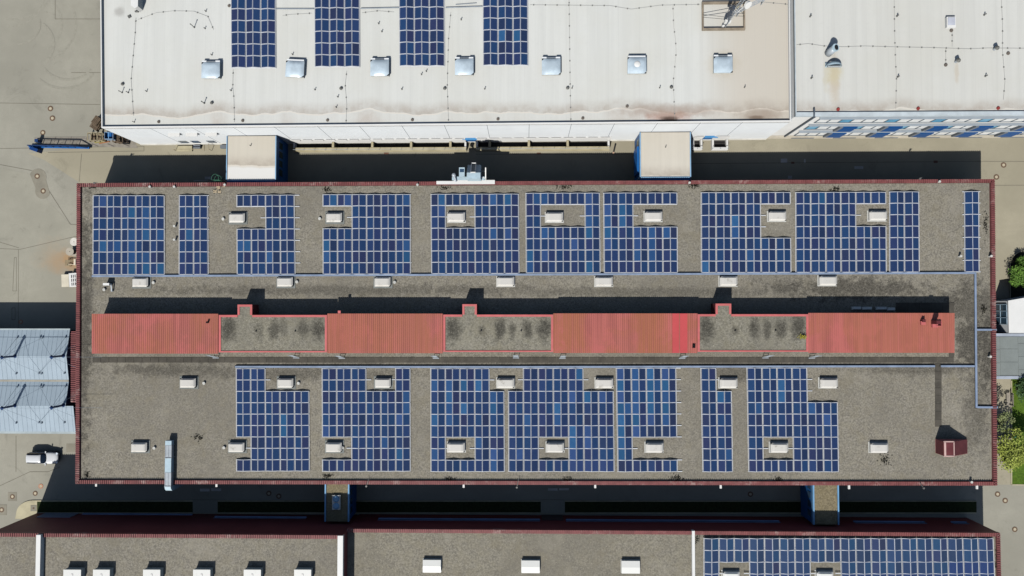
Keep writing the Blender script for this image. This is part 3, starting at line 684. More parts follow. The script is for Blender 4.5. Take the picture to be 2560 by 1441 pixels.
# white hall arrays and the lower right building
WZ, WP = 9.5, 9.9
for lab, x0, x1, yb in (('solar strip six panels wide on the white roof, leftmost of four', 577.5, 689.5, 169.5), ('solar strip six panels wide on the white roof, second from left of four', 786.5, 899.5, 167),
                        ('solar strip six panels wide on the white roof, third from left of four', 998.5, 1111.5, 165), ('solar strip six panels wide on the white roof, rightmost of four', 1207.8, 1320.5, 163.5)):
    array(lab, [(x0 - 1.5, yb - 29.35 * 8), (x1 - 1.5, yb - 29.35 * 8), (x1, yb), (x0, yb)], 6, 8, WZ + .2, full, bp=.02, group='solar strips on the white hall roof')
ZM = 7.0
array('long solar array on the lower right gravel roof, cut by the bottom picture edge', [(1760, 1347), (2484, 1347), (2489, 1464), (1760, 1465)], 38, 4, ZM + .25, (lambda r, k: not (r >= 2 and (2 <= k <= 5 or 14 <= k <= 17))), (), stuff_after=100, tint=(1.75, 1.5, 1.15))

# ================================================================ cable trays on the roof
def tray(label, runs, z=ROOF, wd=.27):
    p0 = at(*runs[0][0], z); t = thing('cable_tray', label, 'cable tray', (p0.x, p0.y, z)); k = MB(); f = MB(); i = 0
    for (a, c) in runs:
        p, q = at(*a, z + .2), at(*c, z + .2); i += 1
        k.bar((p.x, p.y, z + .2 + .003 * i), (q.x, q.y, z + .2 + .003 * i), wd, .12)
        L = (q - p).length; n = max(1, int(L / 2.5))
        for j in range(n + 1):
            v = p.lerp(q, j / n); f.box(v.x - .12, v.y - .12, z, v.x + .12, v.y + .12, z + .15)
    k.build('tray', m_traymat, t); f.build('foot', m_slabdark, t); return t
tray('long pale blue cable tray running below the upper solar arrays', [((230, 691), (1300, 687)), ((1300, 687), (2436, 683))])
tray('long pale blue cable tray running above the lower solar arrays', [((588, 917.5), (1300, 918)), ((1300, 918), (2337, 916)), ((2352, 916), (2436, 916))])
tray('blue cable tray running north to south near the east edge with two short branches', [((2438, 681), (2441, 1020)), ((2441, 825), (2491, 825)), ((2443, 1018.5), (2494, 1019))])

# ================================================================ other roof plant on the factory
# silver duct
p = at(421, 1102, ROOF + 1.0); q = at(420, 1207, ROOF + 1.0)
t = thing('air_duct', 'silver square air duct lying on the gravel and over the lower red edge', 'air duct', (p.x, (p.y + q.y) / 2, ROOF))
X = p.x; y0, y1 = p.y, q.y - .55; seg = [y0, y0 - .7, y0 - 2.5, y0 - 4.6, y1]
for i in range(4):
    k = MB(); a, c = seg[i], seg[i + 1]; hw = .45
    if i in (0, 2): k.box(X - hw, c + .03, ROOF + .3, X + hw, a - .03, ROOF + 1.02)
    else:
        k.box(X - hw, c + .03, ROOF + .3, X + hw, a - .03, ROOF + .96)
        for dx in (-.42, 0, .42): k.box(X + dx - .04, c + .03, ROOF + .96, X + dx + .04, a - .03, ROOF + 1.0)
    k.build('duct_section', m_steelblue if i in (0, 2) else m_galv, t)
    MB().box(X - hw - .05, c - .03, ROOF + .26, X + hw + .05, c + .03, ROOF + 1.05).build('flange', m_galv, t)
    MB().box(X - hw, c - .04, ROOF, X - hw + .08, c + .04, ROOF + .26).box(X + hw - .08, c - .04, ROOF, X + hw, c + .04, ROOF + .26).build('leg', m_galv, t)
k = MB(); 
for i in range(5):
    a0, a1 = i * math.pi / 10, (i + 1) * math.pi / 10; r = .72
    A = [(y1 - .03 - r * math.sin(a), ROOF + .3 + r * math.cos(a)) for a in (a0, a1)]
    k.face([(X - .45, A[0][0], A[0][1]), (X + .45, A[0][0], A[0][1]), (X + .45, A[1][0], A[1][1]), (X - .45, A[1][0], A[1][1])][::-1])
    for s in (-.45, .45): k.face([(X + s, y1 - .03, ROOF + .3), (X + s, A[0][0], A[0][1]), (X + s, A[1][0], A[1][1])])
k.box(X - .45, y1 - .75, ROOF - 4, X + .45, y1 - .03, ROOF + .3); k.build('duct_elbow', m_steelblue, t)
# small white air conditioner
p = at(265, 711, ROOF + .9)
t = thing('air_conditioner', 'small white air conditioning unit with pipe near the west end of the gravel roof', 'air conditioner', (p.x, p.y, ROOF))
MB().box(p.x - .45, p.y - .17, ROOF + .15, p.x + .45, p.y + .17, ROOF + .9).build('case', m_whitetrim, t)
MB().box(p.x - .38, p.y - .3, ROOF, p.x - .28, p.y + .3, ROOF + .15).box(p.x + .28, p.y - .3, ROOF, p.x + .38, p.y + .3, ROOF + .15).build('foot', m_dark, t)
MB().bar((p.x + .55, p.y - .15, ROOF + .5), (p.x + .5, p.y - .95, ROOF + .3), .16).bar((p.x + .55, p.y - .15, ROOF + .5), (p.x + .4, p.y, ROOF + .5), .16).cyl(p.x + .5, p.y - .95, ROOF, ROOF + .35, .12, .12, 10).build('pipe', m_galv, t)

# ventilation plant hung on the north wall
def at2(px, py, z): v = at(px, py, z); return v.x, v.y
zp = 6.0
c0 = at(1172, 440, zp)
t = thing('ventilation_plant', 'pale steel ventilation plant with slanted hood hung on the upper red edge', 'ventilation unit', (c0.x, c0.y, zp - .6))
k = MB(); k.prism(rect(1130, 442, 1212, 451, zp), zp - .2, zp); 
for x in (1135, 1170, 1208): a, c = at2(x, 450, zp); k.bar((a, c + .5, zp - .15), (a, c - .5, zp - 1.6), .12)
k.build('platform', m_steelblue, t)
# central hood: level front, slope falling to the north
xa, ys_ = at2(1167, 447, zp + 1.9); xb = at2(1201, 447, zp + 1.9)[0]; yf = at2(1167, 432, zp + 1.9)[1]; yn_ = at2(1167, 412, zp + .5)[1]
def wedge(mb, x0, x1, ys, yf, yn, z0, zt, zn):
    A = [(ys, z0), (ys, zt), (yf, zt), (yn, zn), (yn, z0)]
    L_ = [(x0, y, z) for y, z in A]; R_ = [(x1, y, z) for y, z in A]
    mb.face(L_[::-1]); mb.face(R_)
    for i in range(5): j = (i + 1) % 5; mb.face([L_[i], L_[j], R_[j], R_[i]])
k = MB(); wedge(k, xa, xb, ys_, yf, yn_, zp - .3, zp + 1.9, zp + .3); k.build('hood', m_steelblue, t)
k = MB(); xm0, xm1 = at2(1177, 430, zp + 2)[0], at2(1188, 430, zp + 2)[0]; ym = at2(1180, 408, zp + .6)[1]
for x in (xm0, xm1): wedge(k, x - .05, x + .05, yf - .1, yf + .05, ym, zp, zp + 2.05, zp + .5)
k.bar((xm0, ym, zp + .45), (xm1, ym, zp + .45), .14); k.bar((xm0, yf, zp + 2.0), (xm1, yf, zp + 2.0), .14); k.build('hood_frame', m_whitetrim, t)
k = MB(); wedge(k, xm0 + .05, xm1 - .05, yf - .05, yf, ym - .05, zp + .1, zp + 1.93, zp + .36); k.build('grille', M('dark_grille', (70, 92, 104), .5), t)
x0_, yb_ = at2(1147.5, 441, zp + .9); x1_, yt_ = at2(1161.5, 419, zp + .9)
MB().box(x0_, yb_, zp - .2, x1_, yt_, zp + .9).build('fan_box', m_steelblue, t)
a, c = at2(1149.5, 431, zp + .92); d_, e = at2(1160, 423, zp + .92); MB().box(a, c, zp + .9, d_, e, zp + .93).build('grille', m_glass, t)
k = MB(); a, c = at2(1134, 437, zp + .8); k.tube((a, c, zp + .55), (a + .3, c - .9, zp + .1), .13, .13, 10); k.build('pipe', m_galv, t)
k = MB(); k.dome(a, c, zp + .5, .3, .28); k.cyl(a, c, zp + .3, zp + .5, .3, .3, 14); k.build('cowl', m_galv, t, True)
k = MB(); a, c = at2(1214, 446, zp); d_, e = at2(1214, 419, zp + .6); k.bar((a, c, zp - .1), (d_, e, zp + .55), .14); k.bar((a, c, zp - .1), (a + .05, c - .5, zp - .1), .14)
a2, c2 = at2(1200, 443, zp); k.bar((a2, c2, zp - .05), (a, c, zp - .05), .12); k.bar((a2, c2 + .8, zp + .2), (a, c2 + .8, zp + .2), .05); k.build('bracket', m_whitetrim, t)

# dark weeds and debris round the gutters
wv = MB()
for x, y, rx, ry, n in ((497, 1095, 11, 9, 40), (818, 474, 7, 6, 34), (1113, 470, 17, 5, 34), (1410, 468, 18, 7, 50), (1738, 464, 12, 6, 50), (2089, 473, 12, 6, 44), (2212, 1150, 14, 12, 55), (2463, 562, 5, 26, 50),
                        (2459, 772, 7, 10, 36), (820, 1190, 12, 6, 44), (1125, 1198, 13, 5, 44), (1418, 1198, 13, 5, 44), (1690, 1196, 15, 6, 50), (1945, 1198, 10, 5, 34), (218, 1187, 6, 8, 24), (545, 478, 12, 6, 18), (232, 470, 12, 3, 20), (1290, 1330, 1, 1, 1)):
    for _ in range(n):
        p = at(x + R.gauss(0, rx * .55), y + R.gauss(0, ry * .55), ROOF)
        for __ in range(2):
            a = R.random() * 6.28; l = .07 + .12 * R.random(); dx, dy = math.cos(a) * l, math.sin(a) * l; h = .05 + .12 * R.random()
            wv.face([(p.x - dy * .35, p.y + dx * .35, ROOF + .01), (p.x + dy * .35, p.y - dx * .35, ROOF + .01), (p.x + dx, p.y + dy, ROOF + h), (p.x + dx * .5 - dy * .3, p.y + dy * .5 + dx * .3, ROOF + h)])
for x, y, rx, ry, n in ((1757, 1335, 10, 4, 26), (2033, 1334, 10, 3, 26), (1741, 1350, 4, 14, 24), (2490, 1400, 3, 30, 30)):
    for _ in range(n):
        p = at(x + R.gauss(0, rx * .55), y + R.gauss(0, ry * .55), ZM); a = R.random() * 6.28; l = .08 + .14 * R.random(); dx, dy = math.cos(a) * l, math.sin(a) * l
        wv.face([(p.x - dy * .4, p.y + dx * .4, ZM + .01), (p.x + dy * .4, p.y - dx * .4, ZM + .01), (p.x + dx, p.y + dy, ZM + .1), (p.x + dx * .5 - dy * .3, p.y + dy * .5 + dx * .3, ZM + .1)])
tag(wv.build('roof_weeds', M('dark_weed', (48, 46, 36), .9, 0, .4, 3)), 'dark weeds and moss tufts growing along the gravel roof edges', 'weeds', None, 'stuff')
# yellow flowering tuft on the third shed roof
k = MB()
for _ in range(70):
    p = at(2006 + R.gauss(0, 3.5), 842 + R.gauss(0, 3), PZ); a = R.random() * 6.28; dx, dy = math.cos(a) * .12, math.sin(a) * .12; z = PZ + .05 + R.random() * .25
    k.face([(p.x - dx, p.y - dy, z), (p.x + dy * .5, p.y - dx * .5, z + .05), (p.x + dx, p.y + dy, z + .08), (p.x - dy * .5, p.y + dx * .5, z)])
tag(k.build('weed_tuft', M('yellow_weed', (158, 150, 52), .9, 0, .25, 4)), 'small yellow green tuft growing on a gravel shed roof near its right edge', 'weed')
# ================================================================ white hall (upper building)
def white_roof(name, rgb, y0, tanx=None, rust=(), amp=1.0, bleach=0):
    t = NT(name); c = srgb(*rgb); o = t.xyz(); X, Y = o['X'], o['Y']
    streak = t.noise(1, 4, .6, t.vmul((.9, .035, 0))); big = t.noise(.07, 4); f = t.noise(1.5, 4, .7)
    col = t.mix(t.rng(streak, .35, .68), mul(c, 1.025), mul(c, .955)); col = t.mix(t.rng(big, .4, .7, 0, .6), col, mul((c[0], c[1] * .985, c[2] * .94, 1), .94))
    col = t.mix(t.rng(f, .5, .75, 0, .2), col, mul(c, .85))
    if tanx is not None: col = t.mix(t.rng(X, tanx - 2, tanx + 6, 0, .75), col, srgb(205, 196, 180))
    # sheet seams every metre and a half
    s = t.math('ABSOLUTE', t.math('SUBTRACT', t.math('FRACT', t.math('MULTIPLY', X, 1 / 1.46)), .5)); col = t.mix(t.rng(s, .475, .495, 0, .16, False), col, mul(c, .6))
    # tide marks of ponding water along the eaves
    wav = t.noise(1, 2, .5, t.vmul((.11, 0, 0))); wv2 = t.noise(1, 4, .6, t.vmul((.7, .5, 0)))
    edge = t.math('ADD', t.math('MULTIPLY', t.math('SUBTRACT', wav, .5), 3.6 * amp), t.math('MULTIPLY', t.math('SUBTRACT', wv2, .5), .5))
    d = t.math('SUBTRACT', t.math('SUBTRACT', Y, y0 + 1.55), edge)          # height above the wavy line
    above = t.rng(d, 0, 1.9, 1, 0); inside = t.rng(d, -.06, .0, 0, 1)
    below = t.rng(d, -1.6, -.1, .0, 1); tex = t.rng(t.noise(.5, 5, .7), .3, .7, .35, 1)
    col = t.mix(t.math('MULTIPLY', t.math('MULTIPLY', t.math('MULTIPLY', above, inside), tex), .75), col, srgb(172, 160, 146))
    line = t.math('MULTIPLY', t.rng(d, -.28, -.16, 0, 1), t.rng(d, -.1, .0, 1, 0)); col = t.mix(t.math('MULTIPLY', line, .7), col, srgb(226, 218, 204))
    inb = t.math('MULTIPLY', t.math('SUBTRACT', 1, t.rng(d, -.4, -.2, 0, 1)), t.rng(edge, -.2, .7, 0, .62)); col = t.mix(t.math('MULTIPLY', inb, tex), col, srgb(186, 172, 158))
    if bleach: col = t.mix(t.rng(d, -.5, -.05, bleach, 0), col, srgb(236, 236, 232))
    n = t.noise(.8, 5, .7)
    for (x, y, rx, ry, k, rc) in rust:
        dd = t.math('ADD', t.length(t.vma((1 / rx, 1 / ry, 0), (-x / rx, -y / ry, 0))), t.math('MULTIPLY', t.math('SUBTRACT', n, .5), 1.1))
        col = t.mix(t.rng(dd, .3, 1.1, k, 0), col, srgb(*rc))
    return t.out(col, .8, 0, .3)
o1 = [P2(253.5, 320, WP), P2(1978, 304, WP), P2(1974, -140, WP), P2(249.5, -130, WP)]
i1 = [P2(256, 317, WP), P2(1975, 301, WP), P2(1971, -140, WP), P2(252, -130, WP)]
c = at(1100, 250, 0)
hall = thing('white_hall', 'big white roofed hall at the top with pale wall and four solar strips', 'building', (c.x, c.y, 0))
MB().prism([(x, y) for x, y in o1], 0, WZ - .06).build('wall', m_white, hall)
def r_(px, py, rx, ry, k, col): p = at(px, py, WZ); return (p.x, p.y, rx, ry, k, col)
yb = at(1100, 308, WZ).y
m_wroof = white_roof('white_membrane', (219, 220, 214), yb, at(1760, 200, WZ).x,
    [r_(1672, 292, 4.2, 1.0, .6, (182, 132, 112)), r_(1674, 297, 1.6, .5, .9, (70, 52, 44)), r_(1672, 304, 3.0, .3, .9, (40, 34, 34)), r_(1890, 294, 1.4, .35, .8, (80, 62, 52)), r_(1900, 288, 4, 1.2, .55, (150, 130, 112)), r_(298, 30, 1.0, .9, .5, (150, 146, 140)), r_(1680, 278, 9, 1.2, .5, (164, 142, 126)), r_(1808, 160, 2.6, 2.4, .35, (190, 178, 150))])
MB().prism(i1, WZ - .06, WZ).build('roof', m_wroof, hall)
coping_ring(o1, i1, WZ - .3, WP).build('parapet', m_whitetrim, hall)
def south(px, z, zz=None):   # point of the white hall's south wall, px along its roof edge
    a, b_ = Vector(o1[0]), Vector(o1[1]); x = at(px, 312, WP).x; f = (x - a.x) / (b_.x - a.x); return Vector((x, a.y + (b_.y - a.y) * f, z))
for px in (370, 477, 580, 683, 792, 897, 1003, 1110, 1217, 1323, 1429, 1537, 1645, 1753, 1858): p = south(px, 0); MB().box(p.x - .03, p.y - .006, .3, p.x + .03, p.y + .02, WP - .25).build('wall_seam', m_seam, hall)
k = MB(); a, b_ = south(256, 0), south(1977, 0); k.prism([(a.x, a.y - .12), (b_.x, b_.y - .12), (b_.x, b_.y + .03), (a.x, a.y + .03)], 0, .45); k.build('plinth', M('plinth_white', (232, 230, 220), .7), hall)
# white lower band with small top lights above the light wells
def gx(px): return at(px, 356, 0).x
def wy(x): a, b_ = Vector(o1[0]), Vector(o1[1]); return a.y + (b_.y - a.y) * (x - a.x) / (b_.x - a.x)
for x0, x1 in ((738, 1166), (1192, 1524), (1729, 1752), (1776, 1816)):
    a, e = gx(x0), gx(x1); MB().box(a, wy(a) - .1, .5, e, wy(e) + .1, 2.4).build('wall_panel', m_whitetrim, hall)
    n = max(1, int((e - a) / 1.75))
    for i in range(n): u = a + (e - a) * (i + .12) / n; v = a + (e - a) * (i + .88) / n; MB().box(u, wy(u) - .19, 2.0, v, wy(v) - .13, 2.5).build('sun_hood', m_whitetrim, hall)
for px, wdd in ((1177, 1.0), (1768, .9)):
    p = gx(px); MB().box(p - wdd, wy(p) - .09, 0, p + wdd, wy(p) + .1, 2.2).build('door', m_bluewall, hall)
    MB().box(p - wdd - .1, wy(p) - .3, 2.25, p + wdd + .1, wy(p) + .1, 2.35).build('door_canopy', M('light_blue', (80, 150, 205), .5), hall)
# light wells with kerb walls, posts and rails
m_wellk = M('well_concrete', (188, 178, 146), .85, 0, .14, .8); m_wellf = M('well_floor', (58, 56, 54), .9)  # floor coloured dark to deepen the shade inside the wells
def well(label, x0, x1, yt, ybm, kh, kt, piers, white=False):
    a, e = at(x0, yt, 0).x, at(x1, yt, 0).x; s = at(x0, ybm, 0).y; nn = wy(a) - .14
    t = thing('light_well', label, 'light well', ((a + e) / 2, s, 0), 'light wells along the white hall'); m = m_whitetrim if white else m_wellk
    MB().box(a, s, 0, e, s + kt, kh).build('kerb', m, t)
    MB().box(a, s + kt, 0, a + .28, nn, kh + .02).box(e - .28, s + kt, 0, e, nn, kh + .02).build('end_wall', m_whitetrim, t)
    MB().box(a + .28, s + kt, 0, e - .28, nn, .03).build('floor', m_wellf, t)
    k = MB()
    for px in piers: u = at(px, yt, 0).x; k.box(u - .17, s + kt - .02, 0, u + .17, nn, kh + .3)
    if piers: k.build('pier', m_wellk, t)
    k = MB(); n = max(2, int((e - a) / 1.6))
    for i in range(n + 1): u = a + (e - a) * i / n; u = min(max(u, a + .05), e - .05); k.bar((u, s + .1, kh), (u, s + .1, kh + .55), .04)
    k.bar((a, s + .1, kh + .55), (e, s + .1, kh + .55), .045); k.build('railing', m_galv, t)
well('long light well with beige kerb along the white hall, left of the blue door', 738, 1167, 371, 381.5, .95, .5, (838, 935, 1031, 1128))
well('shorter light well with beige kerb along the white hall, right of the blue door', 1191, 1522, 370, 379.5, .95, .5, (1225, 1322, 1418))
well('small white framed light well tucked against the right white roofed annex', 1728, 1753, 370, 377, .7, .35, (), True)
well('small white framed light well standing free right of the annex', 1777, 1817, 370, 377, .7, .35, (), True)
# hooded windows of the west end
for px in (437, 481, 530):
    p = at(px, 332, 6.4); x, y = p.x, wy(p.x); k = MB(); k.box(x - .75, y - .03, 5.6, x + .75, y + .03, 6.6); f = k.build('window', m_glass, hall)
    k = MB(); k.box(x - .85, y - .5, 6.6, x + .85, y + .02, 6.7); k.face([(x - .85, y - .5, 6.6), (x - .85, y, 6.6), (x - .85, y, 5.5)]); k.build('hood', m_whitetrim, f)
for px in (455, 485, 525): p = at(px, 357, 2.0); x, y = p.x, wy(p.x); MB().box(x - .6, y - .05, .9, x + .6, y + .03, 2.1).build('window', m_glass, hall)
# smoke vent skylights
def metal_dome(name): 
    t = NT(name); c = srgb(200, 216, 226); col = t.mix(t.rng(t.noise(.8, 3), .35, .7), mul(c, .86), mul(c, 1.06)); return t.out(col, .25, .0, .5)
m_dm = metal_dome('smoke_vent_cover')
def smoke_vent(px, py, rot, brackets=True, roundspot=False):
    h = .62; p = at(px, py, WZ + h); k = MB(); Mr = Matrix.Rotation(rot, 3, 'Z')
    k.obox((p.x, p.y, WZ + h * .42), (2.5, 2.15, h * .84), rot); base = k.build('skylight', m_fl_white, hall)
    n0 = 8; k = MB()
    for j in range(n0 + 1):
        for i in range(n0 + 1):
            u, v = i / n0 - .5, j / n0 - .5; e = (1 - (2 * u) ** 4) * (1 - (2 * v) ** 4); q = Vector((p.x, p.y, WZ + h)) + Mr @ Vector((u * 2.6, v * 2.25, .28 * e)); k.v.append(tuple(q))
    for j in range(n0):
        for i in range(n0): a = j * (n0 + 1) + i; k.f.append([a, a + 1, a + n0 + 2, a + n0 + 1]); k.m.append(0)
    k.obox((p.x, p.y, WZ + h - .05), (2.6, 2.25, .1), rot); k.build('dome', m_dm, base, True)
    k = MB()
    for dx in ((-.95, .95) if brackets else (0,)):
        q = Vector((p.x, p.y, 0)) + Mr @ Vector((dx, 1.25, 0)); k.obox((q.x, q.y, WZ + .3), (.62 if brackets else 2.4, .3, .5), rot)
    k.build('hinge_box', m_white, base)
    k = MB(); q = Vector((p.x, p.y, 0)) + Mr @ Vector((0, 1.3, 0)); k.obox((q.x, q.y, WZ + .42), (1.5, .08, .1), rot); k.build('actuator', m_galv, base)
    if roundspot: MB().dome(p.x, p.y + .1, WZ + h + .26, .45, .12, 16).build('inspection_lid', m_whitetrim, base, True)
for a in ((526.5, 176, 0, True), (737, 173, -.05, False), (949, 170, 0, True), (1160.5, 167.5, 0, True), (1378, 167, 0, True), (1592.5, 164, 0, False, True), (1808, 162, 0, True)): smoke_vent(*a)
# roof small fry: drains, vents, poles, conductor with feet
k = MB()
for x, y in ((307, 211), (530, 258), (853, 222), (1112, 222), (1419, 221), (1678, 219)): p = at(x, y, WZ); MB().cyl(p.x, p.y, WZ, WZ + .12, .2, .17, 14).cyl(p.x, p.y, WZ + .12, WZ + .3, .24, .1, 14).build('roof_vent', m_pipe, hall)
for x, y in ((397, 305), (607, 302), (819, 301), (1031, 300), (1245, 298), (1457, 296), (1568, 266), (573, 15)): p = at(x, y, WZ); MB().cyl(p.x, p.y, WZ, WZ + .1, .22, .2, 14).cyl(p.x, p.y, WZ + .1, WZ + .16, .1, .08, 10).build('drain', M('drain_grey', (112, 104, 96), .8) if 'drain_grey' not in bpy.data.materials else bpy.data.materials['drain_grey'], hall)
def stick(px, py, h, r=.05, par=None, z=None):
    z = WZ if z is None else z; p = at(px, py, z); MB().tube((p.x, p.y, z), (p.x, p.y, z + h), r, r, 8).cyl(p.x, p.y, z, z + .08, r * 2.2, r * 2, 10).cyl(p.x, p.y, z + h, z + h + .08, r * 1.6, r * 1.6, 8).build('vent_pipe', m_pipe, par or hall)
for a in ((486, 69, 1.1, .055), (305.5, 232, .75, .05), (321, 232, .45, .05), (511, 258.5, .8, .06), (336, 306, .4, .04)): stick(*a)
for x, y in ((788, 225), (1005, 224), (1212, 223), (1430, 221), (1649, 220), (1861, 219), (845, 243), (841, 269), (1054, 187), (947, 60), (955, 80), (1153, 50), (578, 227), (530, 138), (732, 137), (515, 29), (513, 72), (367, 229), (1066, 179), (850, 80)): stick(x, y, .3, .045)
m_wirep = M('wire_pale', (184, 184, 180), .6); m_foot = M('foot_grey', (132, 132, 128), .9)
def conductor(pts, z, step=1.65):
    wire = MB(); feet = wire; acc = .5
    for (a, b_) in zip(pts, pts[1:]):
        p, q = at(*a, z), at(*b_, z); wire.bar((p.x, p.y, z + .05), (q.x, q.y, z + .05), .022); L = (q - p).length; s = acc
        while s < L:
            v = p.lerp(q, s / L); feet.box(v.x - .075, v.y - .075, z, v.x + .075, v.y + .075, z + .08, 1); s += step
        acc = s - L
    wire.build('lightning_conductor', [m_wirep, m_foot], hall if z == WZ else off)
conductor([(1422, -30), (1424, 115), (1425, 205), (1427, 303)], WZ); conductor([(1682, 14), (1684, 65), (1689, 105), (1690, 135), (1683, 205), (1687, 300)], WZ)
conductor([(1325, 13), (1430, 14), (1525, 15), (1578, 24), (1650, 14), (1750, 12)], WZ); conductor([(867, 178), (863, 215), (867, 262), (865, 308)], WZ)
conductor([(1127, 31), (1121, 100), (1118, 215), (1121, 303)], WZ); conductor([(345, 50), (390, 33), (435, 28), (485, 29), (520, 42), (534, 75)], WZ); conductor([(340, 45), (338, 85), (334, 130), (328, 200), (334, 290)], WZ)
conductor([(583, 175), (582, 215), (585, 250), (586, 306)], WZ); conductor([(707, 40), (727, 37), (780, 34)], WZ); conductor([(905, 33), (945, 28), (985, 31)], WZ); conductor([(1895, 5), (1970, 12)], WZ)
# pipes joining the solar strips
k = MB()
for x0, x1, y0_, y1_ in ((690, 786, 24, 24), (902, 998, 23, 21), (1114, 1206, 21, 18)): p, q = at(x0, y0_, WZ), at(x1, y1_, WZ); k.bar((p.x, p.y, WZ + .15), (q.x, q.y, WZ + .15), .1)
p, q = at(1139, 13, WZ), at(1191, 9, WZ); k.bar((p.x, p.y, WZ + .1), (q.x, q.y, WZ + .1), .07); k.build('conduit', m_galv, hall)
# chimney block cut by the frame
p = at(337, 8, WZ + 1.2); k = MB(); k.prism([(p.x - .5, p.y - .35), (p.x + .1, p.y - .8), (p.x + .5, p.y - .5), (p.x + .5, p.y + 2), (p.x - .5, p.y + 2)], WZ, WZ + 1.3); k.build('chimney', m_whitetrim, hall)
k = MB(); p = at(324, 42, WZ); k.obox((p.x, p.y, WZ + .06), (.4, .4, .12), .5); p = at(343, 30, WZ); k.obox((p.x, p.y, WZ + .1), (.5, .2, .2)); k.build('hatch', m_pipe, hall)

# rooftop mast on a beam frame
z = WZ; A = at(1755, 5, z + .35); B_ = at(1863, 75, z + .35)
t = thing('radio_mast', 'guyed lattice radio mast with white dish on a rectangular beam frame', 'mast', ((A.x + B_.x) / 2, (A.y + B_.y) / 2, z))
k = MB(); x0, x1, y1_, y0_ = A.x, B_.x, A.y, B_.y
k.box(x0, y0_, z + .08, x1, y0_ + .28, z + .42); k.box(x0, y1_ - .28, z + .08, x1, y1_, z + .42); k.box(x0, y0_ + .28, z + .08, x0 + .2, y1_ - .28, z + .4); k.box(x1 - .2, y0_ + .28, z + .08, x1, y1_ - .28, z + .4)
for x in (x0 + .3, x1 - .5):
    for y in (y0_ + .02, y1_ - .24): k.box(x, y, z, x + .2, y + .2, z + .08)
k.build('base_frame', M('weathered_beam', (150, 138, 120), .85, 0, .2, 1), t)
mx, my = at2(1812, 66, z); k = MB(); hM = 9.5
for i in range(3): a = i * 2.094 + .4; k.tube((mx + .28 * math.cos(a), my + .28 * math.sin(a), z), (mx + .22 * math.cos(a), my + .22 * math.sin(a), z + hM), .045, .045, 6)
for s in range(19):
    for i in range(3):
        a, b_ = i * 2.094 + .4, (i + 1) * 2.094 + .4; z0_, z1_ = z + s * .5, z + (s + 1) * .5
        k.bar((mx + .26 * math.cos(a), my + .26 * math.sin(a), z0_), (mx + .26 * math.cos(b_), my + .26 * math.sin(b_), z1_), .03)
k.build('lattice', m_galv, t)
k = MB()
for i, (sx, sy) in enumerate(((x0 + .1, y0_ + 1.8), (x0 + .1, y0_ + 2.2), (x1 - .1, y0_ + 1.9), (x1 - .1, y0_ + 2.3))): k.bar((sx, sy, z + .4), (mx, my, z + 2.2 + i * .6), .045)
k.build('guy_wire', m_pipe, t)
k = MB(); k.box(mx - .45, my - .1, z + 1.0, mx - .1, my + .2, z + 1.8); k.box(mx + .12, my - .1, z + 1.1, mx + .4, my + .2, z + 1.7); k.box(mx - .5, my - .25, z + .2, mx - .2, my - .05, z + .6); k.build('equipment_box', m_whitetrim, t)
k = MB()
for z_, s in ((3.0, .35), (3.8, .3), (5.0, .4)): k.box(mx - .6, my - .1, z + z_, mx - .3, my + .35, z + z_ + .7)
k.build('antenna_panel', M('antenna_grey', (70, 78, 90), .5), t)
p, q = at(1822, 40, z + 2.2), at(1960, -28, z + 2.6); k = MB()
for o_ in (-.22, 0, .22): k.bar((p.x, p.y + o_, p.z), (q.x, q.y + o_, q.z), .09)
for i in range(14): v = p.lerp(q, i / 13); k.bar((v.x, v.y - .22, v.z), (v.x, v.y + .22, v.z), .05)
for i in (3, 9): v = p.lerp(q, i / 13); k.bar((v.x, v.y, v.z), (v.x, v.y, z), .08)
k.build('boom', m_galv, t)
p = at(1868, 10, z + 2.9); k = MB(); k.tube((p.x, p.y, z + 2.8), (p.x + .15, p.y - .25, z + 2.95), .5, .55, 18); k.bar((p.x, p.y, z + 2.8), (mx, my, z + 2.6), .06); k.build('dish', m_whitetrim, t)
k = MB()
for x, y in ((1832, 24), (1844, 18)): p = at(x, y, z); k.obox((p.x, p.y, z + .06), (.55, .45, .12), .6)
k.build('ballast_slab', m_wellk, t)

# ================================================================ office building at upper right
OZ, OP = 11.2, 11.45
yF = at(2100, 342, 0).y; xW = at(1988.5, 200, OP).x; xE = 120.0
c = at(2300, 260, 0); off = thing('office_building', 'white office block at upper right with blue panels on its gallery front', 'building', (c.x, yF, 0))
ytop = at(2200, -160, OZ).y
MB().box(xW, yF, 0, xE, ytop, OZ - .06).build('wall', m_whitetrim, off)
def r2(px, py, rx, ry, k, col): p = at(px, py, OZ); return (p.x, p.y, rx, ry, k, col)
MB().box(xW + .1, yF + .55, OZ - .06, xE, ytop, OZ).build('roof', white_roof('pale_membrane', (214, 214, 207), yF - .7, None, [r2(2086, 200, 1.0, 4.5, .55, (196, 178, 150)), r2(2084, 185, 1.6, 1.8, .4, (206, 196, 150)), r2(2392, 180, .4, 2.0, .35, (190, 170, 140)), r2(2065, 195, .5, 2.2, .35, (200, 190, 160))], .7), off)
MB().box(xW, yF - .04, OZ - .25, xE, yF + .5, OP).box(xW, yF + .5, OZ - .25, xW + .12, ytop, OP - .02).build('parapet', M('parapet_cap', (196, 206, 210), .6), off)
xg = at(2033, 289, OZ).x; xs = at(2050, 300, 10.2).x
k = MB()
for zt in (10.9, 7.35, 3.8): k.box(xs - .3, yF - .36, zt - .14, xE, yF - .02, zt)
k.build('gallery_slab', M('gallery_grey', (162, 172, 180), .6, 0, .06, .8), off)
MB().box(xW - .2, yF - .3, 0, xE, yF - .01, .85).build('plinth', M('plinth_stone', (206, 198, 180), .8), off)
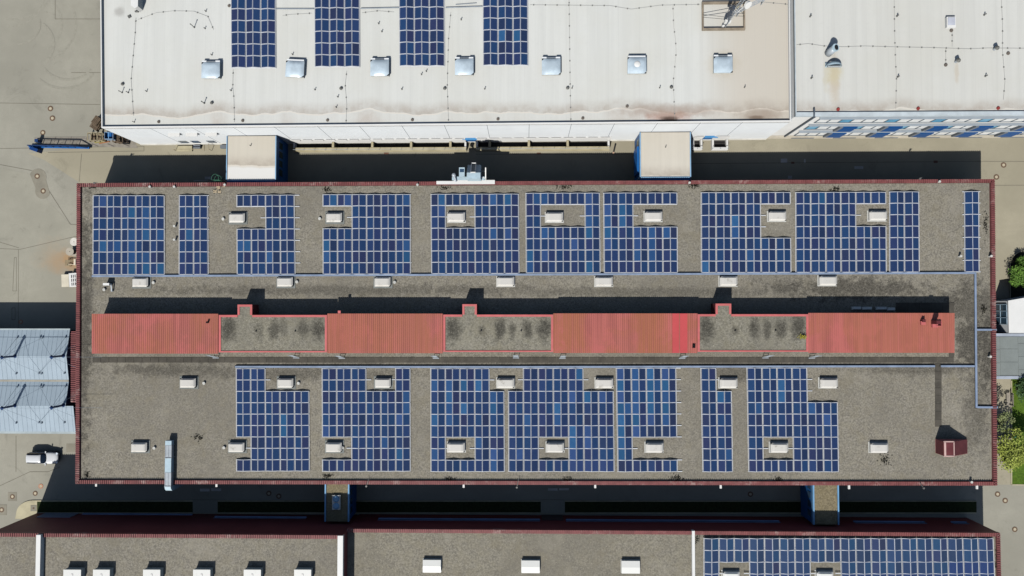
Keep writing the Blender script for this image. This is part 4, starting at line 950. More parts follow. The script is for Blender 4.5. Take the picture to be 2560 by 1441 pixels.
for i in range(9): x = xg + 1.2 + i * 6.3; MB().box(x, yF - .36, .3, x + 3.4, yF - .3, .6).build('plinth_vent', m_seam, off)
MB().bar((xg, yF - .2, OP - .1), (xg, yF - .2, .9), .16).bar((xg, yF - .2, OP - .05), (xg, yF + .9, OP + .1), .2).bar((xg + .3, yF - .1, OP - .2), (xg + .3, yF - .1, .9), .07).build('downpipe', M('pipe_dark', (78, 88, 98), .5), off)
MB().box(P2(1979, 200, 9.95)[0] - .12, wy(P2(1979, 200, 9.95)[0]) + .05, 9.6, xW - .02, ytop, 9.95).build('flashing', M('flashing_blue', (196, 210, 220), .5, 0, .05, .6), off)
bay = 1.6; m_blind = M('white_blind', (238, 240, 238), .4, 0, .06, .7); m_mull = M('mullion_grey', (84, 98, 110), .5); m_gblue = M('sky_glass', (104, 172, 208), .12, 0, .12, .4)
wp = {}
def win(kind):
    k = MB(); k.box(0, -.05, 0, bay, -.005, 2.55, 0); k.box(0, -.11, 0, .14, -.05, 2.55, 1); k.box(.14, -.11, 0, bay, -.05, .12, 1)
    return k.mesh('window', [m_blind if kind == 0 else m_gblue, m_mull])
wm = [win(0), win(1)]
nb = int((105 - xs) / bay)
for row, zb_ in enumerate((8.15, 4.55, .95)):
    for i in range(nb):
        if row == 2 and False: continue
        o = bpy.data.objects.new('window', wm[1 if i % 4 == (1 if row == 0 else 0) + (1 if row == 0 else 0) - (1 if row else 0) * 0 and row < 2 else 0]); COL.objects.link(o); o.parent = off
        o.location = (xs + i * bay - WL[off.name][0], yF - WL[off.name][1], zb_)
x0b = at(2108, 315, 6.6).x
for i in range(9):
    for zb_, dz in ((4.3, 2.3), (.95, 2.3)):
        x = x0b + i * bay * 4 
        MB().box(x, yF - .39, zb_, x + 2.05, yF - .02, zb_ + dz).build('facade_panel', M('deep_blue_panel', (14, 78, 140), .5, 0, .05, .5) if 'deep_blue_panel' not in bpy.data.materials else bpy.data.materials['deep_blue_panel'], off)
        MB().box(x - .45, yF - .375, zb_, x, yF - .02, zb_ + dz).build('facade_panel', m_seam, off)
# its roof fittings
conductor([(2235, -20), (2236, 70), (2238, 140), (2241, 200), (2239, 274)], OZ); conductor([(2502, -20), (2506, 60), (2506, 130), (2512, 205), (2508, 250)], OZ)
conductor([(1991, 113), (2020, 110), (2060, 116), (2110, 118), (2160, 116), (2230, 118), (2330, 120), (2420, 123), (2470, 121), (2600, 122)], OZ); conductor([(2380, 80), (2380, 118)], OZ, .8); conductor([(2364, 120), (2364, 158)], OZ, 1.2)
for x, y, m in ((2095, 274, 1), (2295, 272, 1), (2495, 271, 1), (2378, 77, 0), (2364, 163, 0), (2520, 134, 0)):
    p = at(x, y, OZ); MB().cyl(p.x, p.y, OZ, OZ + .14, .24, .2, 14).build('drain', M('red_drain', (150, 62, 58), .7) if m else bpy.data.materials['drain_grey'], off)
for x, y in ((2025, 42), (2242, 41), (2460, 38), (2028, 196), (2244, 193), (2463, 191)): stick(x, y, .35, .06, off, OZ)
p = at(2378.5, 55, OZ + .45); MB().box(p.x - .6, p.y - .75, OZ, p.x + .6, p.y + .7, OZ + .45).build('skylight', m_whitetrim, off); 
MB().box(p.x - .48, p.y - .45, OZ + .45, p.x + .48, p.y + .58, OZ + .5).build('roof_hatch', M('pale_glass', (200, 204, 214), .3), off)
# steel flue with bent cowl, and barrel shaped hood
p = at(2070, 134, OZ); t = thing('steel_flue', 'stubby grey steel flue with round black mouth on the office roof', 'flue', (p.x, p.y, OZ))
MB().tube((p.x, p.y, OZ), (p.x + .3, p.y + .2, OZ + 1.5), .52, .46, 18).build('stack', m_galv, t, True)
MB().tube((p.x + .3, p.y + .2, OZ + 1.45), (p.x + .34, p.y + .2, OZ + 1.62), .52, .52, 18).build('collar', m_steelblue, t)
MB().tube((p.x + .42, p.y + .2, OZ + 1.6), (p.x + .45, p.y + .2, OZ + 1.66), .34, .34, 16).build('mouth', m_dark, t)
p = at(2082, 162, OZ); t = thing('vent_hood', 'half round pale steel vent hood beside the flue on the office roof', 'vent', (p.x, p.y, OZ))
k = MB(); n = 12
for i in range(n):
    for j in range(4):
        a0, a1 = math.pi * i / n, math.pi * (i + 1) / n; b0, b1 = math.pi / 2 * j / 4, math.pi / 2 * (j + 1) / 4
        f = lambda a, b_: (p.x + 1.1 * math.cos(a), p.y - .35 + .75 * math.sin(a) * math.cos(b_) , OZ + .1 + 1.05 * math.sin(b_) * math.sin(a))
        k.face([f(a0, b0), f(a1, b0), f(a1, b1), f(a0, b1)])
k.box(p.x - 1.05, p.y - .4, OZ, p.x + 1.05, p.y + .3, OZ + .1); k.build('hood', m_steelblue, t, True)
MB().box(p.x - .9, p.y - .42, OZ + .1, p.x + .9, p.y - .36, OZ + .6).build('opening', m_galv, t)
for x, y, lab in ((2389, 155, 'short roof pipe with slanted cap above a pale stain on the office roof'), (2485, 124, 'short roof pipe on the cross conductor line at the right of the office roof')):
    p = at(x, y, OZ); t = thing('roof_cowl', lab, 'vent pipe', (p.x, p.y, OZ)); MB().cyl(p.x, p.y, OZ, OZ + .7, .2, .2, 14).build('pipe', m_galv, t); MB().cyl(p.x, p.y, OZ + .62, OZ + .95, .32, .1, 14).build('cap', m_pipe, t)

# ================================================================ white roofed annexes in the lane
def annex(label, x0, x1, yt, yb_, z, win_side):
    L = rect(x0, yt, x1, yb_, z); (a, s), (e, _), (_, nn), _ = L; nn = wy((a + e) / 2) - .13; s2 = at(x0, yb_ + 8, z).y
    t = thing('loading_annex', label, 'annex', ((a + e) / 2, s, 0), None)
    MB().box(a + .05, s2, 0, e - .05, nn, z - .06).build('wall', m_bluewall, t)
    o = white_roof('annex_roof' , (218, 212, 198), s + (.6 if win_side else -1.3), None, (), .25, .85 if win_side else .3)
    MB().box(a + .12, s, z - .06, e - .12, nn, z).build('roof', o, t)
    k = MB(); k.box(a - .02, s, z - .25, a + .12, nn, z + .12); k.box(e - .12, s, z - .25, e + .02, nn, z + .12); k.box(a + .12, s - .14, z - .25, e - .12, s, z + .1); k.build('edge_trim', M('annex_trim', (150, 190, 222), .5) if 'annex_trim' not in bpy.data.materials else bpy.data.materials['annex_trim'], t)
    MB().box(a, s2 - .02, z - .45, e, s - .14, z - .3).build('gutter', M('gutter_grey', (98, 108, 128), .6) if 'gutter_grey' not in bpy.data.materials else bpy.data.materials['gutter_grey'], t)
    for i in range(4): y = s + .9 + i * 1.35; sd = e - .05 if win_side else a + .05; MB().box(sd - .04, y, 2.4, sd + .04, y + .95, 3.8).build('window', M('green_glass', (70, 88, 84), .2) if 'green_glass' not in bpy.data.materials else bpy.data.materials['green_glass'], t)
    if not win_side:
        MB().box(a - .22, s + .8, 1.0, a + .04, nn - 1.8, 4.0).build('roller_door', m_blue, t); MB().tube((a - .12, s - .1, z - .2), (a - .12, s - .1, .1), .07, .07, 8).build('downpipe', m_galv, t)
    p = at((x0 + x1) / 2 - (1 if win_side else 0), yt + (24 if win_side else 16 + 6 * 3), z); MB().cyl(p.x, p.y, z, z + .4, .06, .06, 8).build('vent_pipe', m_pipe, t)
    return t
annex('white roofed blue loading annex with brown tide mark across its roof, left one', 566, 690, 341, 450, 5.1, True)
annex('cream roofed blue loading annex without tide mark, right one in the lane', 1600, 1727, 335, 443, 5.1, False)
# ================================================================ halls along the bottom edge
YN = at(1312, 1283, 0).y
def lower_hall(name, label, x0, x1, yt, zg, zc, close, gm, yend=1640):
    t_ = P2(x0, yt, zc); e_ = P2(x1, yt, zc); ye = at(1312, yend, zc).y
    a, e, yn = t_[0], e_[0], t_[1]
    outer = [(a, ye), (e, ye), (e, yn), (a, yn)]; w_ = .5; inner = [(a + (w_ if close[3] else 0), ye), (e - (w_ if close[1] else 0), ye), (e - (w_ if close[1] else 0), yn - w_), (a + (w_ if close[3] else 0), yn - w_)]
    t = thing(name, label, 'building', ((a + e) / 2, yn - 3, 0))
    MB().prism([(a + .03, ye), (e - .03, ye), (e - .03, yn - .05), (a + .03, yn - .05)], 0, zg - .06).build('wall', m_marwall, t)
    MB().prism(inner, zg - .06, zg).build('roof', gm, t)
    k = MB()
    for i in range(4):
        if not close[i]: continue
        j = (i + 1) % 4; k.prism([outer[i], outer[j], inner[j], inner[i]], zg - .3, zc)
        ins = {1: (-w_, 0, 0), 2: (0, -w_, 0), 3: (w_, 0, 0)}[i]; ribs_along(k, (*outer[i], 0), (*outer[j], 0), ins, .31, .13, zc, zc + .09)
    k.build('coping', m_cope, t)
    return t, a, e, yn
ZL = 9.25
gl = gravel('lower_gravel', (144, 139, 127), (), (), .44)
hl, la, le, lyn = lower_hall('lower_hall', 'gravel roofed hall at lower left with white dividing walls and row of white skylights', -29, 857, 1333, ZL, 9.5, (0, 0, 1, 0), gl)
hr, ra, re_, ryn = lower_hall('lower_hall', 'gravel roofed hall at lower right carrying the long solar array cut by the frame', 868, 2500, 1322.5, ZM - .15, 7.1, (0, 1, 1, 0), gravel('lower_gravel', (144, 139, 126), (), [], .44))
ZM2 = ZM - .15
def firewall(par, px0, px1, yt, z, zt, m=m_whitetrim):
    a, e = at(px0, yt, zt).x, at(px1, yt, zt).x; yn = at(px0, yt, zt).y; MB().box(a, at(1312, 1640, zt).y + .3, z - .2, e, yn, zt).build('dividing_wall', m, par)
firewall(hl, 90.5, 101.5, 1338, ZL, ZL + .75); firewall(hl, 844, 857.5, 1340, ZL, 9.62); firewall(hr, 1730, 1737, 1328, ZM2, ZM2 + .4)
for x0, x1 in ((160, 202.5), (234, 274.5), (359, 400.5), (484, 525.5), (610.5, 652), (736.5, 777.5), (870, 900)):
    if x1 > 800: continue
    p = at((x0 + x1) / 2, 1425, ZL + .85); wx = at(x1, 1425, ZL + .85).x - at(x0, 1425, ZL + .85).x
    k = MB(); k.box(p.x - wx / 2, p.y - 1.6, ZL, p.x + wx / 2, p.y, ZL + .85); f = k.build('skylight', m_fl_white, hl)
    k = MB(); k.box(p.x - wx / 2 - .04, p.y - 1.64, ZL + .85, p.x + wx / 2 + .04, p.y + .04, ZL + .92); k.box(p.x - .12, p.y - .9, ZL + .92, p.x + .12, p.y - .55, ZL + .97); k.build('cover', m_domeB, f)
for x, y in ((1079.5, 1416.5), (1326.5, 1418), (1577, 1419)): skylight(hr, x, y, 2.55, 1.75, ZM2, .55, .06, m_fl_white, m_domeB, 'skylight', True)
for x in (1828.5, 2063): skylight(hr, x, 1443, 2.3, 1.4, ZM2, .5, .12, m_fl_white, m_domeB)
for px, py in ((2370, 1343),): p = at(px, py, ZM2); MB().cyl(p.x, p.y, ZM2, ZM2 + .4, .1, .1, 8).build('vent_pipe', m_dark, hr)
# ribbon windows on the shaded north fronts
m_ribbon = M('ribbon_glass', (150, 168, 196), .1, .5, .1, .5)
def ribbon(par, px0, px1, py, z0, z1, yn):
    zz = (z0 + z1) / 2; a, e = at(px0, py, zz).x, at(px1, py, zz).x; k = MB(); k.box(a, yn - .1, z0, e, yn + .02, z1); k.box(a, yn + .02, z0 - .08, e, yn + .14, z0); k.build('window', m_ribbon, par)
for a, b_ in ((945, 1350), (1415, 1950), (2136, 2315), (2380, 2420)): ribbon(hr, a, b_, 1297, 2.4, 3.05, ryn)
ribbon(hl, 205, 480, 1286, .5, .75, lyn); ribbon(hl, 535, 765, 1291, 1.6, 2.1, lyn)
p0, p1 = at(105, 1290, 1).x, at(188, 1290, 1).x
k = MB(); k.box(p0, lyn - .1, .1, p1, lyn + .03, 2.2); k.build('roller_door', M('door_grey', (150, 158, 176), .4), hl)
for px in (1381,): a = at(px, 1294, 1.5).x; k = MB(); k.box(a - 1.6, ryn - .1, 0, a + 1.6, ryn + .03, 2.6); k.build('gate_door', M('dark_door', (70, 62, 66), .4), hr)

# ================================================================ pale blue ribbed roof with masts (left edge)
EZ, RZ = 4.2, 4.85
bh = thing('ribbed_roof_hall', 'pale blue ribbed twin gable roof with dark blue masts at the left edge', 'building', (at(90, 950, 0).x, at(90, 950, 0).y, 0))
m_rib = M('ribbed_sheet', (163, 179, 190), .6, .0, .05, .5); m_ribd = M('seam_blue', (150, 168, 181), .6)
xr = at(174.5, 826, EZ).x; xr2 = at(189.5, 1060, EZ).x; xl = at(-160, 900, EZ).x
Y = [at(0, py, z).y for py, z in ((825.5, EZ), (891, RZ), (952, EZ), (1015, RZ), (1079, EZ))]; Z = [EZ, RZ, EZ, RZ, EZ]
for i in range(4):
    xe = xr2 if i == 3 else xr; k = MB(); y0, y1, z0, z1 = Y[i], Y[i + 1], Z[i], Z[i + 1]
    k.face([(xl, y1, z1), (xe, y1, z1), (xe, y0, z0), (xl, y0, z0)]); k.face([(xl, y0, z0 - .12), (xe, y0, z0 - .12), (xe, y1, z1 - .12), (xl, y1, z1 - .12)])
    k.face([(xe, y0, z0 - .12), (xe, y0, z0), (xe, y1, z1), (xe, y1, z1 - .12)]); ro = k.build('roof', m_rib, bh)
    k = MB(); n = int((xe - xl) / .68)
    for j in range(n): x = xe - .34 - .68 * j; k.bar((x, y0, z0 + .008), (x, y1, z1 + .008), .05, .02)
    k.build('seam', m_ribd, ro)
k = MB(); k.box(xl, Y[2] - .14, EZ - .02, xr, Y[2] + .14, EZ + .05); k.build('valley_gutter', M('gutter_stone', (168, 164, 150), .8), bh)
mz = M('gutter_zinc', (176, 188, 190), .5); MB().box(xl, Y[0], EZ - .2, xr + .05, Y[0] + .22, EZ + .04).build('gutter', mz, bh); MB().box(xl, Y[4] - .32, EZ - .25, xr2, Y[4], EZ - .05).build('gutter', mz, bh)
k = MB(); 
pts = [(xr - .06, Y[0], EZ - .13), (xr - .06, Y[1], RZ - .13), (xr - .06, Y[2], EZ - .13), (xr - .06, Y[3], RZ - .13)]
k.face([(xr - .06, Y[3], 0), (xr - .06, Y[0], 0)] + pts); k.box(xl, Y[4] + .4, 0, xr2 - .1, Y[4] + .5, EZ - .3); k.box(xl, Y[0] - .4, 0, xr - .1, Y[0] - .3, EZ - .13); k.build('wall', m_navy, bh)
m_wire = M('wire_grey', (120, 136, 150), .6)
def mast(px, py, hgt):
    p = at(px, py, RZ); k = MB(); top = (p.x, p.y, RZ + hgt); k.bar((p.x, p.y, RZ - .05), top, .26, .26); k.cyl(p.x, p.y, RZ - .02, RZ + .12, .3, .2, 10); mo = k.build('mast', m_navy, bh)
    k = MB(); k.cyl(p.x, p.y, RZ + hgt, RZ + hgt + .2, .34, .12, 4); k.build('cap', m_navy, mo)
    k = MB()
    for dx in (-3.8, 3.8, 7.4 * 0):
        for yy, zz in ((p.y + 2.7, RZ - .35), (p.y - 2.6, RZ - .35)):
            k.bar(top, (p.x + dx, yy, zz), .024)
            k.obox((p.x + dx, yy, zz + .06), (.2, .2, .14))
    k.bar(top, (p.x + 7.3, p.y, RZ + hgt), .022); k.build('stay_wire', m_wire, mo)
for a in ((37, 891, 2.5), (158, 890, 2.5), (37, 1014.5, 2.5), (158, 1013.5, 2.5)): mast(*a)

# ================================================================ buildings and garden at the right edge
z = 3.3; xa = at(2521, 790, z).x; ya, yb2 = at(2530, 753, z).y, at(2530, 832, z).y
wb = thing('white_annex', 'small bright white building with gridded window at the right edge', 'building', (xa, yb2, 0))
ya2 = at(2560, 748, z).y
MB().prism([(xa, yb2), (xa + 14, yb2), (xa + 14, ya2 + 2.2), (xa, ya)], 0, z).build('wall', m_white, wb)
MB().prism([(xa - .05, yb2 - .05), (xa + 14, yb2 - .05), (xa + 14, ya2 + 2.25), (xa - .05, ya + .05)], z, z + .1).build('roof', m_whitetrim, wb)
k = MB(); k.box(xa - .05, yb2 + 1.2, .35, xa - .01, ya - .5, z - .25); f = k.build('window', M('dark_glass', (62, 86, 104), .1), wb)
k = MB()
for i in range(4): y = yb2 + 1.2 + (ya - .5 - yb2 - 1.2) * i / 3; k.box(xa - .1, y - .05, .3, xa - .04, y + .05, z - .2)
for zz in (.35, 1.7, z - .25): k.box(xa - .1, yb2 + 1.2, zz - .05, xa - .045, ya - .5, zz + .05)
k.build('frame', M('light_frame', (176, 204, 224), .4), f)
z = 2.9; y1, y0 = at(2525, 834, z).y, at(2525, 948, z).y; xw = 66.95; 
gb = thing('flat_roof_link', 'low link with flat grey slab roof between factory and white annex', 'building', (xw + 8, (y0 + y1) / 2, 0))
MB().box(xw, y0 + .1, 0, xw + 18, y1 - .1, z - .08).build('wall', m_white, gb)
k = MB(); nx, ny = 7, 6
offs = [R.random() for _ in range(nx)]
for i in range(nx):
    ws = 2.6; xx = xw + i * ws; n = 3; hh = (y1 - y0 - .9) / n
    for j in range(-1, n + 1):
        a = y0 + .5 + (j + offs[i]) * hh; b_ = a + hh; a = max(a, y0 + .45); b_ = min(b_, y1 - .45)
        if b_ - a > .1: k.box(xx + .03, a + .03, z - .08, xx + ws - .03, b_ - .03, z)
k.box(xw, y0 + .45, z - .09, xw + 18, y1 - .45, z - .03)
k.build('roof', M('grey_sheet', (134, 141, 138), .8, 0, .06, .8), gb)
MB().box(xw, y0, z - .2, xw + 18, y0 + .43, z + .06).box(xw, y1 - .43, z - .2, xw + 18, y1, z + .06).build('edge_trim', M('edge_grey', (172, 180, 192), .5), gb)
# bench
p = at(2522, 999, .45)
t = thing('park_bench', 'pale wooden bench beside the lawn at the right edge', 'bench', (p.x, p.y, 0)); m_wood = M('bench_wood', (172, 164, 150), .8, 0, .12, 3)
k = MB()
for i in range(4): k.box(p.x - .3 + i * .13, p.y - 1.0, .42, p.x - .2 + i * .13, p.y + 1.0, .46)
k.build('seat', m_wood, t); k = MB()
for i in range(2): k.box(p.x + .36, p.y - 1.0, .55 + i * .2, p.x + .4, p.y + 1.0, .7 + i * .2)
k.build('backrest', m_wood, t)
for s in (-.8, .8): MB().box(p.x - .28, p.y + s - .04, 0, p.x - .2, p.y + s + .04, .42).box(p.x + .22, p.y + s - .04, 0, p.x + .3, p.y + s + .04, .42).bar((p.x + .26, p.y + s, .42), (p.x + .38, p.y + s, .92), .06).build('leg', m_dark, t)
# trees and shrubs built from many small leaf faces
def leafmat(name, rgb, spread=.3):
    t = NT(name); c = srgb(*rgb); n = t.noise(1.1, 3, .7); col = t.mix(t.rng(n, .3, .7), mul(c, 1 - spread), mul((c[0] * 1.1, c[1] * 1.05, c[2], 1), 1 + spread)); f = t.noise(6, 1)
    col = t.mix(t.rng(f, .35, .65, 0, .5), col, mul(c, .6)); m = t.out(col, .65, 0, .3); return m
m_bark = M('bark', (92, 78, 62), .9, 0, .2, 3)
def foliage(name, label, cat, px, py, zc, rx, ry, rz, n, leaf, mat, clumps=14, trunk=True, loose=1.0):
    p = at(px, py, zc); t = thing(name, label, cat, (p.x, p.y, 0)); k = MB(); cl = []
    for i in range(clumps):
        a = R.random() * 6.28; q = R.random() ** .5; el = R.uniform(-.5, .95); cl.append((p.x + rx * q * math.cos(a) * .8, p.y + ry * q * math.sin(a) * .8, zc + rz * el * .75 * (1 - .4 * q), .32 + .25 * R.random()))
    for i in range(n):
        cx, cy, cz, s = R.choice(cl); v = Vector((R.gauss(0, 1), R.gauss(0, 1), R.gauss(0, 1))).normalized() * (R.random() ** .4)
        c = Vector((cx + v.x * rx * s * loose, cy + v.y * ry * s * loose, cz + v.z * rz * s)); a = Vector((R.gauss(0, 1), R.gauss(0, 1), R.gauss(0, .5))).normalized(); b_ = a.cross(Vector((R.gauss(0, .5), R.gauss(0, .5), 1)).normalized()).normalized()
        l = leaf * (.6 + .8 * R.random()); k.face([c - a * l, c + b_ * l * .5, c + a * l, c - b_ * l * .5])
    k.build('crown', mat, t)
    k = MB()
    if trunk:
        k.tube((p.x, p.y, 0), (p.x + .1, p.y, zc), .16, .09, 10)
        for cx, cy, cz, s in cl: k.tube((p.x + .05, p.y, zc * .55), (cx, cy, cz), .07, .02, 6)
    else:
        for cx, cy, cz, s in cl: k.tube((p.x, p.y, 0), (cx, cy, cz), .04, .015, 5)
    k.build('trunk', m_bark, t); return t
foliage('garden_tree', 'light yellow green tree over the path and lawn at the right edge', 'tree', 2542, 1128, 3.6, 3.0, 2.7, 1.5, 5200, .15, leafmat('lime_leaves', (156, 170, 78), .3), 22)
foliage('garden_tree', 'sparse grey green tree beside the bench and roof corner at the right edge', 'tree', 2512, 1058, 3.2, 1.5, 2.0, 1.2, 620, .12, leafmat('grey_leaves', (132, 144, 96), .3), 14)
foliage('shrub', 'round bright green shrub in the kerbed bed at the right edge', 'shrub', 2553, 690, 1.3, 1.9, 1.7, 1.1, 4200, .11, leafmat('shrub_leaves', (108, 148, 62), .3), 26, False)
foliage('shrub', 'smaller green shrub above the round one, cut by the right edge', 'shrub', 2562, 655, 1.1, 1.2, 1.1, .9, 1800, .11, leafmat('shrub_leaves', (86, 122, 48), .3), 16, False)
foliage('garden_tree', 'dark green bushy tree on the lawn cut by the right edge', 'tree', 2572, 978, 2.6, 2.0, 2.2, 1.7, 3600, .14, leafmat('dark_leaves', (70, 98, 60), .3), 20)
p = at(2536, 1092, .1); t = thing('garden_ball', 'tiny turquoise ball lying on the lawn', 'ball', (p.x, p.y, .06)); MB().dome(p.x, p.y, .06 + .14, .14, .14).tube((p.x, p.y, .06), (p.x, p.y, .2), .09, .14, 12).build('ball', M('turquoise', (70, 180, 160), .4), t, True)

# ================================================================ silver car
cx0, cx1 = at(70.5, 1150, .6).x, at(146.5, 1150, .6).x; cyc = (at(100, 1134.5, .8).y + at(100, 1160.5, .8).y) / 2 + .12
mid = (cx0 + cx1) / 2; Lc = cx1 - cx0
car = thing('parked_car', 'silver estate car parked facing right beside the blue ribbed roof', 'car', (mid, cyc, 0))
m_paint = M('silver_paint', (224, 226, 227), .32, .05, .02, 1, .6); m_carglass = M('car_glass', (28, 40, 56), .06, 0, .02, 1, .6)
def loft(secs, mats, name, par, smooth=True, mi=None):
    k = MB(); ns = len(secs[0]); 
    for s in secs: k.v += s
    for i in range(len(secs) - 1):
        for j in range(ns - 1):
            a = i * ns + j; k.f.append([a, a + ns, a + ns + 1, a + 1]); k.m.append(0)
    k.f.append(list(range(ns))[::1]); k.m.append(0); k.f.append([len(k.v) - 1 - i for i in range(ns)]); k.m.append(0)
    o = k.build(name, mats, par, smooth); return o
def sec(u, hw, z0, zt, top):   # u along the car -.5..0.5 of the length
    x = mid + u * Lc; return [(x, cyc - hw * .9, z0), (x, cyc - hw, z0 + .2), (x, cyc - hw, zt - .22), (x, cyc - hw * top, zt), (x, cyc, zt + .03), (x, cyc + hw * top, zt), (x, cyc + hw, zt - .22), (x, cyc + hw, z0 + .2), (x, cyc + hw * .9, z0)]
body = loft([sec(-.5, .62, .4, .82, .8), sec(-.485, .8, .28, .95, .86), sec(-.4, .9, .22, 1.0, .88), sec(0, .92, .2, 1.0, .88), sec(.2, .92, .2, .98, .86), sec(.34, .9, .22, .93, .82), sec(.45, .83, .25, .84, .78), sec(.49, .66, .3, .72, .75), sec(.5, .55, .36, .62, .7)], m_paint, 'body', car)
def gsec(u, hb, ht, zt): x = mid + u * Lc; return [(x, cyc - hb, .97), (x, cyc - ht, zt), (x, cyc, zt + .03), (x, cyc + ht, zt), (x, cyc + hb, .97)]
cab = loft([gsec(-.49, .76, .6, 1.05), gsec(-.47, .8, .66, 1.3), gsec(-.44, .81, .68, 1.46), gsec(-.3, .82, .69, 1.52), gsec(-.04, .82, .68, 1.52), gsec(.0, .82, .67, 1.49), gsec(.17, .8, .7, 1.02)], [m_carglass, m_paint], 'cabin', car)
for i in range(6):
    for j in (1, 2):
        if 1 <= i <= 4: cab.data.polygons[i * 4 + j].material_index = 1
for nm in (cab, body): md = nm.modifiers.new('round', 'SUBSURF'); md.levels = md.render_levels = 2
k = MB()
for s in (-.62, .62): k.bar((mid - .4 * Lc, cyc + s * .92, 1.43), (mid - .04 * Lc, cyc + s * .92, 1.44), .05)
k.build('roof_rail', m_dark, car)
for u in (-.3, .31):
    for s in (-1, 1):
        x, y = mid + u * Lc, cyc + s * .84; wl = MB().tube((x, y - .1, .33), (x, y + .1, .33), .33, .33, 18).build('wheel', m_dark, car); MB().tube((x, y + s * .085, .33), (x, y + s * .112, .33), .2, .2, 14).build('rim', m_galv, wl)
for s in (-1, 1):
    MB().obox((mid + .46 * Lc, cyc + s * .66, .74), (.3, .3, .1), -s * .5).build('headlight', M('headlamp', (220, 228, 236), .1) if 'headlamp' not in bpy.data.materials else bpy.data.materials['headlamp'], car)
    MB().obox((mid + .13 * Lc, cyc + s * .92, .98), (.16, .3, .14)).build('mirror', m_paint, car)
    MB().obox((mid - .494 * Lc, cyc + s * .62, .82), (.06, .22, .2)).build('tail_light', M('tail_red', (150, 24, 24), .3) if 'tail_red' not in bpy.data.materials else bpy.data.materials['tail_red'], car)
MB().obox((mid + .497 * Lc, cyc, .5), (.04, .9, .16)).build('grille', m_dark, car)

# ================================================================ blue cantilever gate, racks and stores at the left of the white hall
a, b_ = at(72, 367, .5), at(223, 370, .5)
t = thing('sliding_gate', 'long blue steel cantilever sliding gate with pointed right end', 'gate', (a.x, a.y, 0)); d = (b_ - a); d.z = 0; Lg = d.length; d.normalize()
def gp_(s, z): v = a + d * s; return (v.x, v.y, z)
MB().bar(gp_(0, .42), gp_(Lg, .42), .24, .3).build('bottom_beam', m_blue, t)
k = MB(); e = Lg * .78; k.bar(gp_(.5, 1.5), gp_(e, 1.5), .12); k.bar(gp_(e, 1.5), gp_(Lg - .2, .6), .12); k.bar(gp_(.5, .55), gp_(.5, 1.5), .12); k.build('top_rail', m_navy, t)
k = MB()
for i in range(7): s = .5 + (e - .5) * i / 6; k.bar(gp_(s, .55), gp_(s, 1.46), .09)
for i in range(46): s = .6 + (e - .7) * i / 45; k.bar(gp_(s, .55), gp_(s, 1.46), .02)
k.build('upright', m_navy, t)
p = at(86, 374, .9); MB().obox((p.x, p.y, .55), (1.3, .5, 1.1), -.35).build('drive_box', M('drive_blue', (22, 66, 128), .5), t)
p = at(92, 352, .8); t = thing('gate_post', 'dark blue guide post behind the left end of the blue gate', 'post', (p.x, p.y, 0)); MB().box(p.x - .22, p.y - .2, 0, p.x + .22, p.y + .2, .9).build('post', m_navy, t); MB().box(p.x - .26, p.y - .24, .9, p.x + .26, p.y + .24, .96).build('cap', m_navy, t)
b = MB(); b.prism(poly([(86, 344), (330, 341), (345, 371), (225, 366), (95, 366)], 0), 0, .02); struct('gravel_strip', b, M('strip_grey', (150, 144, 132), .95, 0, .15, 1.5))
k = MB(); 
for y in (343.5, 347, 352): joint(k, [(98, y), (215, y - .5)], .05, .024)
for x in (98, 136, 175, 214): joint(k, [(x, 356), (x + 4, 342)], .08, .026)
for x in (112, 150, 190, 230, 269, 308): joint(k, [(x, 360), (x + 16, 366)], .12, .026)
struct('gate_track', k, M('track_steel', (104, 98, 92), .6))
m_rust = M('rusty_steel', (112, 96, 78), .8, 0, .25, 3); m_oldwood = M('old_wood', (128, 112, 90), .9, 0, .25, 3); m_palew = M('pale_wood', (172, 160, 130), .85, 0, .15, 3)
def pallet(mb, x, y, z, L, W, rz, slats=6):
    Mr = Matrix.Rotation(rz, 3, 'Z')
    for i in range(slats): o = Mr @ Vector(((i / (slats - 1) - .5) * (L - .12), 0, 0)); mb.obox((x + o.x, y + o.y, z + .12), (.12, W, .025), rz)
    for s in (-1, 0, 1): o = Mr @ Vector((0, s * (W / 2 - .06), 0)); mb.obox((x + o.x, y + o.y, z + .055), (L, .1, .1), rz)
def stillage(px, py, wx, wy_, hgt, label, m=m_palew):
    p = at(px, py, hgt); t = thing('steel_stillage', label, 'stillage', (p.x, p.y, 0)); k = MB(); x0, x1, y0, y1 = p.x - wx / 2, p.x + wx / 2, p.y - wy_ / 2, p.y + wy_ / 2
    for x in (x0, x1):
        for y in (y0, y1): k.bar((x, y, 0), (x, y, hgt), .1)
    for zz in (.2, hgt):
        k.bar((x0, y0, zz), (x1, y0, zz), .1); k.bar((x0, y1, zz), (x1, y1, zz), .1); k.bar((x0, y0, zz), (x0, y1, zz), .1); k.bar((x1, y0, zz), (x1, y1, zz), .1)
    k.build('frame', m, t); k = MB(); k.box(x0 + .05, y0 + .05, .15, x1 - .05, y1 - .05, .19); k.build('floor', m_rust, t); return t
stillage(225, 342, .75, 1.15, 1.0, 'leftmost of three pale open stillages beside the blue bin')
stillage(237, 342, .75, 1.15, 1.0, 'middle of three pale open stillages beside the blue bin')
stillage(250, 342, .75, 1.15, 1.0, 'rightmost of three pale open stillages, touching the blue bin')
stillage(289, 345, .85, 1.2, .9, 'grey stillage just right of the blue bin by the white wall', m_rust)
stillage(300, 347, .85, 1.2, .8, 'second grey stillage right of the blue bin, against the white wall', m_rust)
stillage(312, 351, .8, .9, .6, 'low dark stillage farthest right below the white wall', m_dark)
